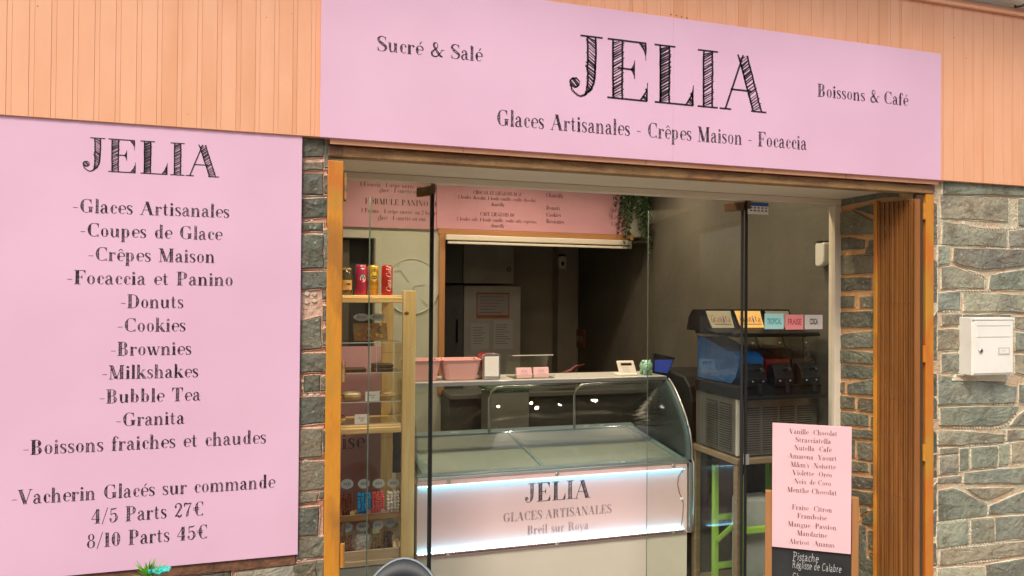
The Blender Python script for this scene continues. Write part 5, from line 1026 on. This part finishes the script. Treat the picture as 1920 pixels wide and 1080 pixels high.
# maple leaf bags on top of the case
LEAF = [mat('leaf orange', (.60, .22, .03), rough=.6), mat('leaf yellow', (.72, .45, .04), rough=.6), mat('leaf red', (.32, .06, .02), rough=.6), mat('leaf green', (.25, .28, .12), rough=.6)]
def sweets_bag(x0, x1, z0, z1, y, label, fill, shape='ball', lean=0, tagw=True, sticker=None, seed=0, grp='bags of sweets on the shelves', film=True):
    t = thing('sweet_bag', label, 'sweet bag', ((x0+x1)/2, y, z0), grp); R = random.Random(seed); h = z1-z0; w = x1-x0
    fr = lambda a, d, b: (a+b*lean, y+d+b*.16, z0+b)
    def dep(s): return .026*math.sin(math.pi*min(max(s*.9+.1, 0), 1))**.6*(1 if s < .72 else max(.04, (1-s)/.28))
    g = G(fr); rws = []
    for sd2 in (-1, 1):
        rows_ = [[(x0+w*j/6, sd2*dep(i/8)*math.sin(math.pi*(j/6)*.94+.09)+R.uniform(-.0008, .0008), h*i/8) for j in range(7)] for i in range(9)]; g.sheet(rows_)
    g.build('pouch', FILM, t, smooth=True)
    if shape:
        g = G(fr); n = 0
        rr = {'ball': .0085, 'cube': .0085, 'nut': .0062, 'stick': .004}[shape]
        H_ = h*.62; zc = rr
        while zc < H_:
            xc = x0+rr+.002
            while xc < x1-rr:
                s = zc/h; d = -dep(s)*.75+rr+R.uniform(0, .004)
                cx, cz2 = xc+R.uniform(-.002, .002), zc+R.uniform(-.002, .002)
                for dd in (d-.004, d+rr*1.6):
                    if shape in ('ball', 'nut'): g.ball((cx, dd, cz2), rr*R.uniform(.85, 1.1), 7, 5, (1, 1, R.uniform(.8, 1.1)))
                    elif shape == 'cube': g.ball((cx, dd, cz2), rr*1.1, 5, 4, (R.uniform(.8, 1.2), 1, R.uniform(.8, 1.2)))
                    else:
                        a = R.uniform(.2, 1.4); L = .018; g.tube([(cx-L*math.cos(a), dd, cz2-L*.7*math.sin(a)), (cx+L*math.cos(a), dd, cz2+L*.7*math.sin(a))], rr*.8, 5)
                xc += rr*1.9
            zc += rr*1.75
        for v in g.v: v.x = min(max(v.x, x0+(v.z-z0)*lean-.001), x1+(v.z-z0)*lean+.001)
        g.build('sweets', fill, t, kind='stuff', smooth=shape != 'cube')
    if tagw:
        n = 28; c0 = ((x0+x1)/2, h*.86); rx_, rz_ = w*.40, h*.13
        g = G(fr); g.add([(c0[0], -.0085, c0[1])]+[(c0[0]+rx_*(1+.06*math.cos(k*4*math.pi/2))*math.cos(k*math.tau/n), -.0085, c0[1]+rz_*(1+.08*math.cos(k*math.pi))*math.sin(k*math.tau/n)) for k in range(n)], [(0, 1+k, 1+(k+1) % n) for k in range(n)]); tg = g.build('tag', mat('silver tag', (.58, .60, .56), (.46, .48, .45), rough=.45, scale=40), t)
        g = G(lambda a, b, w2: fr(a, -.0092, b)); write(g, 'JELIA', c0[0]-rx_*.62, c0[0]+rx_*.62, c0[1]-.004, .0115, 'solid'); g.build('lettering', INK, tg)
    if sticker:
        n = 16; c0 = (x0+w*.78, h*.12)
        g = G(fr); g.add([(c0[0], -.0265, c0[1])]+[(c0[0]+.0115*math.cos(k*math.tau/n), -.0265, c0[1]+.0115*math.sin(k*math.tau/n)) for k in range(n)], [(0, 1+k, 1+(k+1) % n) for k in range(n)]); g.build('round_sticker', mat('sticker %.2f' % sticker[1], sticker, rough=.5), t)
    return t, fr
for k, (xa, xb, lab) in enumerate(((P(662, 640, 1.03)[0], P(698, 640, 1.03)[0], 'autumn leaf bag with a silver tag, left of the two on the cake case'), (P(692, 640, 1.05)[0], P(728, 640, 1.05)[0], 'autumn leaf bag with a yellow leaf, right of the two on the cake case'))):
    t, fr = sweets_bag(xa, xb, 1.4745, 1.612, 1.03+.03*k, lab, None, None, lean=-.05, seed=k, grp='autumn leaf bags')
    R = random.Random(40+k)
    g0 = None
    for q in range(9):
        cx, cz2 = xa+R.uniform(.012, xb-xa-.012), R.uniform(.015, .085); r = R.uniform(.010, .018); ph = R.random()*6
        pts = [];
        for m_ in range(10): rr = r if m_ % 2 == 0 else r*.45; pts.append((cx+rr*math.cos(ph+m_*math.tau/10), -.027-q*.0002, cz2+rr*math.sin(ph+m_*math.tau/10)))
        g = G(fr); g.add([(cx, -.027-q*.0002, cz2)]+pts, [(0, 1+i, 1+(i+1) % 10) for i in range(10)]); g.build('printed_leaf', LEAF[(q+k) % 4] if q < 8 else LEAF[k], t)
    g = G(fr); g.add([(xa+.003, -.024, .004), (xb-.003, -.024, .004), (xb-.003, -.022, .09), (xa+.003, -.022, .09)], [(0, 1, 2, 3)]); g.build('printed_sleeve', mat('sleeve rust', (.30, .13, .05), (.42, .24, .10), rough=.6, scale=50), t)
# wooden tray of bags
TZ = .650
tr = thing('wooden_tray', 'tilted wooden tray holding four bags of coloured sweets', 'tray', (.42, 1.05, .62))
TRW = wood('tray wood', (.36, .19, .07), [(.30, .15, .05), (.43, .25, .10)], 'x')
tx0_, tx1_ = .283, .592
box('front_slat', TRW, tr, tx0_, tx1_, .998, 1.006, TZ-.034, TZ-.004, bevel=.0015)
box('base', TRW, tr, tx0_+.009, tx1_-.009, 1.007, 1.15, TZ-.030, TZ-.022)
for X in (tx0_, tx1_-.008): yz_prism('side_panel', TRW, tr, [(1.007, TZ-.034), (1.007, TZ-.004), (1.10, TZ+.075), (1.14, TZ+.078), (1.15, TZ+.06), (1.15, TZ-.034)], X, X+.008, bevel=.001)
for X in (.30, .575): box('leg', TRW, tr, X, X+.010, 1.02, 1.032, .46, TZ-.0345, bevel=.001)
bx = [P(p, 940, 1.02)[0] for p in (638, 667, 670, 697, 697, 724, 724, 751)]
for k, (c, shp, stc, lab) in enumerate((((.14, .035, .012), 'nut', (.62, .60, .25), 'bag of brown chocolate nuts at the left end of the tray'), ((.01, .20, .38), 'cube', (.72, .20, .28), 'bag of bright blue sweets in the tray'), ((.60, .05, .05), 'nut', (.72, .40, .40), 'bag of red sweets in the tray'), ((.60, .52, .42), 'ball', None, 'bag of off white round sweets at the right end of the tray'))):
    sweets_bag(bx[2*k], bx[2*k+1], TZ-.020, .808-(.004*k), 1.035, lab, mat('sweets %d' % k, tuple(min(1, v*1.5) for v in c), tuple(min(1, v*2.4+.03) for v in c), rough=.35, scale=60), shp, sticker=stc, seed=k+3, lean=-.02+.015*k)
# lower crate
lc = thing('wooden_crate', 'pale open crate at the bottom of the shelf unit holding dark chocolate bags', 'crate', (.42, 1.06, .40))
CRW = wood('pale crate wood', (.66, .50, .32), [(.58, .42, .25), (.72, .57, .40)], 'x')
box('front_panel', CRW, lc, .288, px0-.004, .978, .988, .432, .478, bevel=.002)
box('lower_panel', CRW, lc, .288, px0-.004, .972, .982, .405, .430, bevel=.002)
box('base', CRW, lc, .288, px0-.004, .989, 1.24, .415, .424)
for X in (.288, px0-.014): box('side_panel', CRW, lc, X, X+.009, .989, 1.24, .4245, .51, bevel=.002)
yz_prism('corner_wedge', CRW, lc, [(.99, .478), (1.10, .56), (1.10, .478)], .535, .575)
lows = [(.285, .352, 'nut', (.22, .09, .05), 'bag of brown pralines at the left of the crate', (.55, .25, .16)), (.357, .435, 'stick', (.60, .45, .38), 'bag of pale sugared sticks in the crate', None), (.437, .500, 'cube', (.18, .11, .03), 'bag of olive brown sweets in the crate', None), (.495, .562, 'ball', (.05, .022, .015), 'bag of dark chocolate balls at the right of the crate', None)]
for k, (a, b, shp, c, lab, stc) in enumerate(lows): sweets_bag(a, b, .426, .600-(.01 if k == 1 else 0), 1.03+.02*(k % 2), lab, mat('low sweets %d' % k, tuple(min(1, v*1.3) for v in c), tuple(min(1, v*2.2+.03) for v in c), rough=.4, scale=60), shp, seed=k+20, sticker=stc, grp='bags of chocolates in the crate')
lb = thing('shelf_plinth', 'pale boxed plinth under the crate', 'plinth', (.4, 1.1, .05)); box('panel', mat('pale plinth', (.52, .50, .42), (.46, .45, .38), rough=.6), lb, .17, px0-.005, .98, 1.24, .06, .398, bevel=.002)
# pink poster behind the shelves with large lettering
po = thing('poster', 'dim mauve pink poster behind the lower shelves with large dark letters', 'poster', (.4, 1.5, .5))
box('sheet', mat('mauve pink', (.50, .28, .30), (.46, .25, .28), rough=.6), po, .02, P(735, 850, 1.5)[0], 1.50, 1.505, .42, 1.42)
pa, pb_ = P(640, 842, 1.499), P(684, 839, 1.499)
g = G(on_y(1.50)); write(g, 'ise', pa[0], pb_[0], pa[1], .085, 'hatch', dens=1.2); g.build('lettering', INK, po)
ap = tag(G().sheet([[(.55+.05*math.sin(i*.5)+j*.022, 1.46+.01*math.sin(j+i), .98-i*.036) for j in range(6)] for i in range(8)]).build('apron', mat('dark cloth', (.035, .038, .045), rough=.8), None, smooth=True, solid=.004), 'dark cloth hanging in front of the mauve poster', 'cloth')
G().tube([(.58, 1.47, .985), (.58, 1.499, .99)], .004, 6).build('hook', ALU, ap)
# ================================================================== MENU BOARDS
m1 = thing('menu_board', 'left pink menu board above the shelves with the focaccia and panino offers', 'menu board', (.62, 2.56, 2.17))
box('panel', mat('menu pink', (.56, .28, .31), (.53, .26, .29), rough=.5), m1, .10, 1.052, 2.560, 2.572, 2.172, 2.68)
m2 = thing('menu_board', 'right pink menu board with sundaes, donuts and prices above the serving hatch', 'menu board', (1.8, 2.56, 2.18))
box('panel', mat('menu pink', (.66, .33, .37)), m2, 1.055, P(1175, 400, 2.55)[0], 2.556, 2.568, 2.182, 2.68)
text_px('lettering', m1, INKR, 2.559, [('1 Focaccia - 1 crêpe sucrée* ou 2 boules de', 675, 348, 836, 357, 8), ('glace - 1 canette ou eau', 711, 360, 800, 364, 8), ('FORMULE PANINO 10€', 684, 381, 827, 389, 10.5), ('1 Panino - 1 crêpe sucrée* ou 2 boules de', 677, 397, 832, 405, 8), ('glace - 1 canette ou eau', 708, 411, 798, 415, 8)], mode='solid')
text_px('lettering', m2, INKR, 2.555, [('CHOCOLAT LIEGEOIS 10,5€', 887, 364, 979, 368, 7), ('2 boules chocolat, 1 boule vanille, coulis chocolat,', 858, 371, 1006, 380, 6.5), ('chantilly', 920, 386, 946, 387, 6.5), ('CAFE LIEGEOIS 11€', 900, 404, 966, 407, 7), ('2 boules café, 1 boule vanille, coulis café, expresso,', 856, 412, 1007, 420, 6.5), ('chantilly', 920, 426, 946, 427, 6.5),
    ('Caramel Beurre Salé', 1024, 356, 1101, 360, 7), ('Chantilly', 1024, 369, 1057, 371, 7.5), ('Donuts', 1024, 393, 1050, 394, 7.5), ('Cookies', 1024, 406, 1052, 407, 7.5), ('Brownies', 1024, 418, 1058, 420, 7.5),
    ('3€', 1149, 362, 1157, 362, 7), ('1€', 1149, 374.5, 1157, 375, 7), ('3€', 1148, 398.5, 1158, 399, 7), ('3,5€', 1145, 410.5, 1160, 411, 7), ('3,5€', 1145, 423, 1160, 423.5, 7)], mode='solid', lift=.001)
# round wall decal
ck = thing('wall_plate', 'large pale round disc on the wall, seen through the glass above the shelf unit', 'plate', (.885, 2.575, 1.77))
G().lathe([(.197, 0), (.197, -.006), (.190, -.008), (.188, -.005)], (.885, 2.579, 1.765), 48, 'y').build('disc', mat('pale disc', (.56, .56, .47), (.50, .50, .42), rough=.4), ck)
g = G(); g.tube([(.885+.195*math.cos(a), 2.570, 1.765+.195*math.sin(a)) for a in [k*math.tau/48 for k in range(49)]], .002, 6); g.build('rim', mat('disc rim', (.60, .59, .50), rough=.5), ck, smooth=True)
g = G()
for (xa, za, xb, zb) in ((.86, 1.80, .80, 1.88), (.80, 1.88, .76, 1.87), (.90, 1.76, .86, 1.68), (.90, 1.77, .98, 1.78), (.78, 1.90, .80, 1.93), (.95, 1.68, 1.0, 1.63)): g.tube([(xa, 2.568, za), (xb, 2.568, zb)], .0018, 5)
g.build('branch_drawing', mat('drawing grey', (.36, .35, .28), rough=.7), ck)
# hanging plant
def hang_plant():
    t = thing('hanging_plant', 'trailing green hanging plant in the far right corner under the ceiling', 'plant', (2.55, 2.42, 2.45))
    GL = mat('ivy leaf', (.02, .045, .012), (.04, .07, .02), rough=.6, scale=40)
    G().lathe([(.05, 0), (.075, .10), (.078, .11)], (2.545, 2.42, 2.50), 16).build('pot', mat('pot brown', (.12, .08, .05), rough=.6), t, smooth=True)
    R = random.Random(5); g = G(); gs = G()
    for s in range(60):
        a = R.random()*math.tau; r0 = R.uniform(.0, .10); x, y, z = 2.545+r0*math.cos(a)*1.15, 2.42+r0*math.sin(a)*.8, 2.58+R.uniform(-.03, .03); L = R.uniform(.12, .30) if R.random() < .7 else R.uniform(.3, .52)
        if x > 2.56: L *= 1.25
        pts = []
        for k in range(12):
            q = k/11; pts.append((x+.05*q*math.cos(a)+R.uniform(-.004, .004), min(y+.04*q*math.sin(a), 2.53), z-L*q))
        gs.tube(pts, .0012, 4)
        for k in range(int(L/.0055)):
            q = R.random(); i = min(10, int(q*11)); p = Vector(pts[i]); u = Vector((R.uniform(-1, 1), R.uniform(-1, 1), R.uniform(-1, .6))).normalized(); v = u.cross(Vector((R.random(), R.random(), R.random()))).normalized(); l = R.uniform(.010, .019)
            g.add([tuple(p), tuple(p+u*l*.5+v*l*.45), tuple(p+u*l*1.1), tuple(p+u*l*.5-v*l*.45)], [(0, 1, 2, 3)])
    gs.build('stems', GL, t); g.build('foliage', GL, t, kind='stuff')
hang_plant()
tag(G().box(2.585, 2.70, 2.42, 2.60, 2.115, 2.128).build('wall_shelf', mat('dark shelf', (.06, .045, .035), rough=.6), None, bevel=.002), 'small dark shelf in the corner below the hanging plant', 'shelf')
# ================================================================== KITCHEN BEHIND THE HATCH
kf = thing('steel_fridge', 'tall grey two door fridge behind the serving hatch with notices on it', 'fridge', (1.72, 3.9, .05))
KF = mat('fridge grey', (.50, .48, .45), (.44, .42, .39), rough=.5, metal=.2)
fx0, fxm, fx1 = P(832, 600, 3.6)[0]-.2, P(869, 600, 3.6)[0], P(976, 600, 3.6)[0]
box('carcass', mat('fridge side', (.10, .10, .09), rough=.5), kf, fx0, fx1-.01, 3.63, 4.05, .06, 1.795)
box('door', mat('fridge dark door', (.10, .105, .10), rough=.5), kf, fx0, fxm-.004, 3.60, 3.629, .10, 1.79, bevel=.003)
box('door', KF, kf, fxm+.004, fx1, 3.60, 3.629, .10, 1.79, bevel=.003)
G().tube([(fxm-.06, 3.585, 1.30), (fxm-.06, 3.585, 1.50)], .008, 6).build('handle', BLACK, kf)
kc = thing('wall_cabinet', 'grey cupboard above the fridge behind the serving hatch', 'cabinet', (1.72, 3.9, 1.8))
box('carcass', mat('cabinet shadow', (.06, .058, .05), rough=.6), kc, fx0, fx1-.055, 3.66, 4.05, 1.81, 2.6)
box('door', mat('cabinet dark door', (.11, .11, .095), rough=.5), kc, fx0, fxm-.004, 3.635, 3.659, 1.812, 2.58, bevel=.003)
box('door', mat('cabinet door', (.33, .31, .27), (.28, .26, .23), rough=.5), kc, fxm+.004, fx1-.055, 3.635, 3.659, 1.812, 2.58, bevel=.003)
kx, kz = P(954, 505, 3.63)
g = G(); g.tube([(kx+.014*math.cos(a), 3.625, kz+.02*math.sin(a)) for a in [k*math.tau/12 for k in range(13)]], .004, 6); g.build('ring_handle', BLACK, kc)
def notice(label, px0_, py0_, px1_, py1_, m, y=3.598, lines=6, border=None):
    a = P(px0_, py1_, y); b = P(px1_, py0_, y); t = thing('notice', label, 'notice', (a[0], y, a[1]), 'notices on the fridge door')
    box('sheet', m, t, a[0], b[0], y-.002, y, a[1], b[1])
    g = G(); R = random.Random(lines)
    for i in range(lines):
        z = b[1]-(b[1]-a[1])*(.16+.72*i/lines); w = (b[0]-a[0]); x0 = a[0]+w*.10; g.box(x0, x0+w*R.uniform(.45, .8), y-.0028, y-.0022, z-.0035, z)
    g.build('printed_lines', mat('notice ink', (.05, .045, .05), rough=.8), t, kind='stuff')
    if border:
        box('border', border, t, a[0], b[0], y-.003, y-.0021, a[1], a[1]+(b[1]-a[1])*.13); box('border', border, t, a[0], b[0], y-.003, y-.0021, b[1]-.012, b[1])
        for X in (a[0], b[0]-.008): box('border', border, t, X, X+.008, y-.0045, y-.0032, a[1], b[1])
notice('framed notice with an orange border on the fridge door', 893, 549, 955, 597, mat('notice mauve', (.42, .36, .37), rough=.7), border=mat('notice orange', (.40, .13, .05), rough=.7))
notice('white printed sheet low on the left of the fridge door', 883, 606, 917, 655, mat('notice grey', (.55, .54, .54), rough=.8), lines=7)
notice('white printed sheet low on the right of the fridge door', 925, 600, 962, 655, mat('notice grey', (.55, .54, .54), rough=.8), lines=9)
cp = thing('pipe_boxing', 'pale vertical pipe boxing in the far corner of the kitchen', 'boxing', (2.6, 3.95, .05)); a = P(1046, 600, 3.9)[0]
box('panel', mat('boxing paint', (.34, .30, .24), (.30, .26, .21), rough=.6), cp, a, 2.705, 3.9, 4.05, .06, 2.70, bevel=.01)
def sensor(x, y, z, side, label):
    t = thing('alarm_sensor', label, 'sensor', (x, y, z)); W2 = mat('sensor white', (.70, .66, .56), rough=.4)
    if side: 
        g = G(); g.prism([(.035, -.06), (.035, .045), (.025, .055), (-.03, .055), (-.035, .045), (-.030, -.045), (-.01, -.065), (.02, -.07)], lambda u, v, w: (x-.005-w, y+u, z+v), .0, .042); g.build('housing', W2, t, bevel=.008)
        box('bracket', BLACK, t, x-.05, x-.004, y-.02, y+.02, z+.056, z+.062)
    else:
        g = G(); g.prism([(-.035, -.06), (.035, -.06), (.038, .03), (.025, .06), (-.025, .06), (-.038, .03)], lambda u, v, w: (x+u, y-w, z+v), .0, .045); g.build('housing', W2, t, bevel=.010)
        G().ball((x-.004, y-.047, z-.012), .017, 10, 8, (.8, .3, 1.2)).build('lens', BLACK, t, smooth=True)
        box('bracket', BLACK, t, x-.03, x+.03, y-.03, y, z+.062, z+.075)
c = P(1055, 492, 3.86); sensor(c[0], 3.895, c[1], False, 'white motion sensor high on the pipe boxing in the kitchen')
sensor(2.705, PX(1549, 475, 2.7)[0], PX(1549, 475, 2.7)[1], True, 'white motion sensor on the side wall behind the right glass')
eb = thing('switch_box', 'small brown red electrical box on the side wall of the kitchen', 'switch box', (2.70, 3.7, 1.3))
y0_, y1_ = PX(1097, 620, 2.7)[0], PX(1083, 620, 2.7)[0]; zt_, zb_ = PX(1090, 618, 2.7)[1], PX(1090, 653, 2.7)[1]
box('case', mat('box brown', (.16, .055, .03), rough=.5), eb, 2.685, 2.709, y0_, y1_, zb_, zt_, bevel=.003)
for k in range(2): box('switch', mat('switch buff', (.34, .22, .15), rough=.5), eb, 2.68, 2.6845, y0_+.03+k*(y1_-y0_)*.42, y0_+.03+k*(y1_-y0_)*.42+(y1_-y0_)*.22, zb_+.06, zt_-.06, bevel=.002)
tp = thing('tap', 'dark red lever tap behind the counter', 'tap', (1.9, 2.6, 1.2)); q = [P(px, py, 2.3) for px, py in ((1050, 703), (1070, 696), (1078, 688), (1096, 683))]
G().tube([(q[0][0], 2.3, q[0][1]), (q[1][0], 2.3, q[1][1]), (q[2][0], 2.3, q[2][1]), (q[3][0], 2.3, q[3][1])], [.02, .022, .014, .005], 8).build('lever', mat('tap dark red', (.10, .02, .015), rough=.4), tp, smooth=True)
box('body', mat('tap black', (.03, .02, .02), rough=.4), tp, q[0][0]-.06, q[3][0]-.02, 2.28, 2.36, 1.10, q[0][1]-.005, bevel=.008)
hs = thing('hatch_counter', 'dark worktop along the serving hatch behind the ice cream counter', 'worktop', (1.9, 2.5, 1.0)); box('top', mat('worktop', (.09, .085, .075), rough=.4), hs, 1.1, 2.70, 2.24, 2.575, 1.005, 1.035, bevel=.003)
box('cabinet', mat('cabinet dark', (.045, .043, .04), rough=.6), hs, 1.1, 2.70, 2.30, 2.575, .055, 1.004)
bn_ = thing('waste_bin', 'small white bin with a green lid behind the counter glass', 'bin', (1.4, 2.2, .05)); q = P(965, 800, 2.1)
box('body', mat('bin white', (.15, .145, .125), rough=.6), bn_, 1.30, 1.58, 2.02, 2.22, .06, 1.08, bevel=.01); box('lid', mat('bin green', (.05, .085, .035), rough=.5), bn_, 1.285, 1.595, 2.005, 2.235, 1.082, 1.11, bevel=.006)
# ================================================================== CEILING SPOTLIGHTS
BULB = mat('lamp lens', (1, .93, .8), emis=28, ecol=(1, .86, .66))
for k, (X, Y, e) in enumerate(((.50, .74, 2.0), (1.40, .72, 2.0), (2.25, .74, .9), (.75, 2.0, 1), (1.6, 2.0, 1), (2.3, 1.9, 1))):
    t = thing('ceiling_spotlight', f'recessed ceiling spotlight, {("front left", "front centre", "front right", "rear left", "rear centre", "rear right")[k]} one in the shop', 'spotlight', (X, Y, 2.715), 'recessed ceiling spotlights')
    G().lathe([(.046, 0), (.046, -.006), (.034, -.008), (.032, 0)], (X, Y, 2.7195), 24).build('rim', ALU, t)
    G().lathe([(.030, 0), (.028, -.003)], (X, Y, 2.7165), 20).build('lens', BULB, t)
    L = bpy.data.lights.new('spot_lamp', 'SPOT'); L.energy = 22*e; L.color = (1, .82, .60); L.spot_size = math.radians(165); L.spot_blend = 1; L.shadow_soft_size = .04
    lo = bpy.data.objects.new('spot_lamp', L); COL.objects.link(lo); lo.parent = t; lo.location = (0, 0, -.02)
# ================================================================== FOREGROUND: TABLE WITH FLOWER, CHAIR
ct = thing('cafe_table', 'small grey cafe table in front of the tall pink panel', 'table', (-.42, -.33, 0))
G().lathe([(.28, 0), (.285, .004), (.285, .018), (.28, .022)], (-.42, -.33, .728), 40).build('tabletop', mat('table grey', (.12, .12, .13), rough=.5), ct)
G().lathe([(.02, 0), (.02, .70)], (-.42, -.33, .026), 16).build('column', BLACK, ct); G().lathe([(.20, 0), (.19, .02), (.03, .028)], (-.42, -.33, .0), 32).build('base', BLACK, ct)
FXp, FYp = -.345, -.30
fp = thing('flower_pot', 'small pot with spiky green leaves and one turquoise artificial flower', 'plant', (FXp, FYp, .75))
G().lathe([(.030, 0), (.038, .075), (.040, .08), (.034, .08), (.033, .07)], (FXp, FYp, .7505), 20).build('pot', mat('white pot', (.6, .58, .55), rough=.4), fp, smooth=False)
R = random.Random(11)
GM = mat('plastic green', (.10, .38, .025), [(.20, .50, .05), (.05, .22, .02)], rough=.4, scale=20)
cxl = P(278, 1080, FYp); cxf = P(300, 1070, FYp)
for k in range(34):
    a = R.random()*math.tau; el_ = R.uniform(.5, 1.5); L = R.uniform(.045, .075); d = Vector((math.cos(a)*math.cos(el_), math.sin(a)*math.cos(el_), math.sin(el_))); b = Vector((cxl[0], FYp, cxl[1]-.008)); s = d.cross(Vector((0, 0, 1))).normalized()*.0042
    g = G(); m_ = b+d*L*.5+Vector((0, 0, -.003)); tip = b+d*L-Vector((0, 0, L*.12))
    g.add([tuple(b-s*.5), tuple(b+s*.5), tuple(m_+s), tuple(m_-s), tuple(tip), tuple(m_+Vector((0, 0, .0025)))], [(0, 1, 5), (0, 5, 3), (1, 2, 5), (5, 2, 4), (3, 5, 4)]); g.build('leaf', GM, fp)
TQ = mat('turquoise petal', (.03, .46, .38), [(.06, .60, .50), (.02, .34, .30)], rough=.5, scale=30)
for k in range(7):
    a = k*math.tau/7+.3; g = G(); rows_ = []
    for i in range(6):
        r = .003+.028*i/5; w = .016*math.sin(math.pi*(.15+.75*i/5)); z = .004+.020*(i/5)**1.4-.010*(i/5)**4
        rows_.append([(cxf[0]+r*math.cos(a)-w*j*math.sin(a), FYp-.01+(r*math.sin(a)+w*j*math.cos(a))*.9, cxf[1]-.010+z+.004*abs(j)) for j in (-1, -.5, 0, .5, 1)])
    g.sheet(rows_); g.build('petal', TQ, fp, smooth=True, solid=.0012)
G().tube([(FXp, FYp, .82), (FXp+.01, FYp, .86), (cxf[0], FYp-.01, cxf[1]-.01)], .003, 6).build('stem', GM, fp)
for k in range(9): G().ball((cxl[0]+R.uniform(.0, .03), FYp+R.uniform(-.01, .01), cxl[1]+R.uniform(.0, .022)), .0018, 6, 4).build('pale_bud', mat('bud', (.6, .7, .3), rough=.5), fp)
# chair: moulded shell with a pale rim
hc = thing('chair', 'moulded grey shell chair with a pale rim in front of the doorway', 'chair', (.36, -.42, 0))
SHL = mat('slate blue plastic', (.012, .014, .017), (.018, .021, .025), rough=.5, scale=6)
cc = (.325, -.40)
ptop = P(775, 1045, -.30)
ZT = ptop[1]; rows_ = []; rimp = []
NA = 28
def shell(a, s):     # a: -1..1 round the back, s: 0 seat level..1 rim
    th = a*math.pi*.60; rx_, ry_ = .11+.045*s, .12+.05*s
    ztop = .845-.36*abs(a-.12)**1.9+.03*a; z = .45+(ztop-.45)*s
    sway = .03*(1-a*a)*s
    return (cc[0]+rx_*math.sin(th)+.02, cc[1]+ry_*math.cos(th)*.75+sway, z)
for i in range(9): rows_.append([shell(-1+2*k/NA, i/8) for k in range(NA+1)])
dz = ZT-.020-max(p[2] for p in rows_[-1]); rows_ = [[(p[0], p[1], p[2]+dz) for p in r] for r in rows_]
G().sheet(rows_).build('shell_back', SHL, hc, smooth=True, solid=.008)
g = G(); g.tube(rows_[-1], .0055, 8); g.build('rim', mat('pale blue rim', (.16, .20, .22), rough=.35), hc, smooth=True)
g = G(); zs = .45+dz; g.lathe([(.02, -.012), (.12, -.008), (.160, .012), (.155, .018), (.11, .002), (.02, 0)], (cc[0]+.02, cc[1]-.02, zs), 28); g.build('seat', SHL, hc, smooth=True)
for sx in (-1, 1):
    for sy in (-1, 1): G().tube([(cc[0]+.02+sx*.10, cc[1]-.02+sy*.09, zs-.005), (cc[0]+.02+sx*.19, cc[1]-.02+sy*.18, 0.0)], [.014, .009], 8).build('leg', BLACK, hc, smooth=True)
cu_ = tag(G().ball((.392, -.34, .74), .075, 24, 14, (1.1, .5, 1.0)).build('sequin_cushion', mat('black sequin', (.015, .015, .018), (.2, .2, .22), rough=.2, scale=160, lo=.62, hi=.66, bump=.6, bscale=160), None, smooth=True), 'black glittering cushion inside the shell chair', 'cushion')
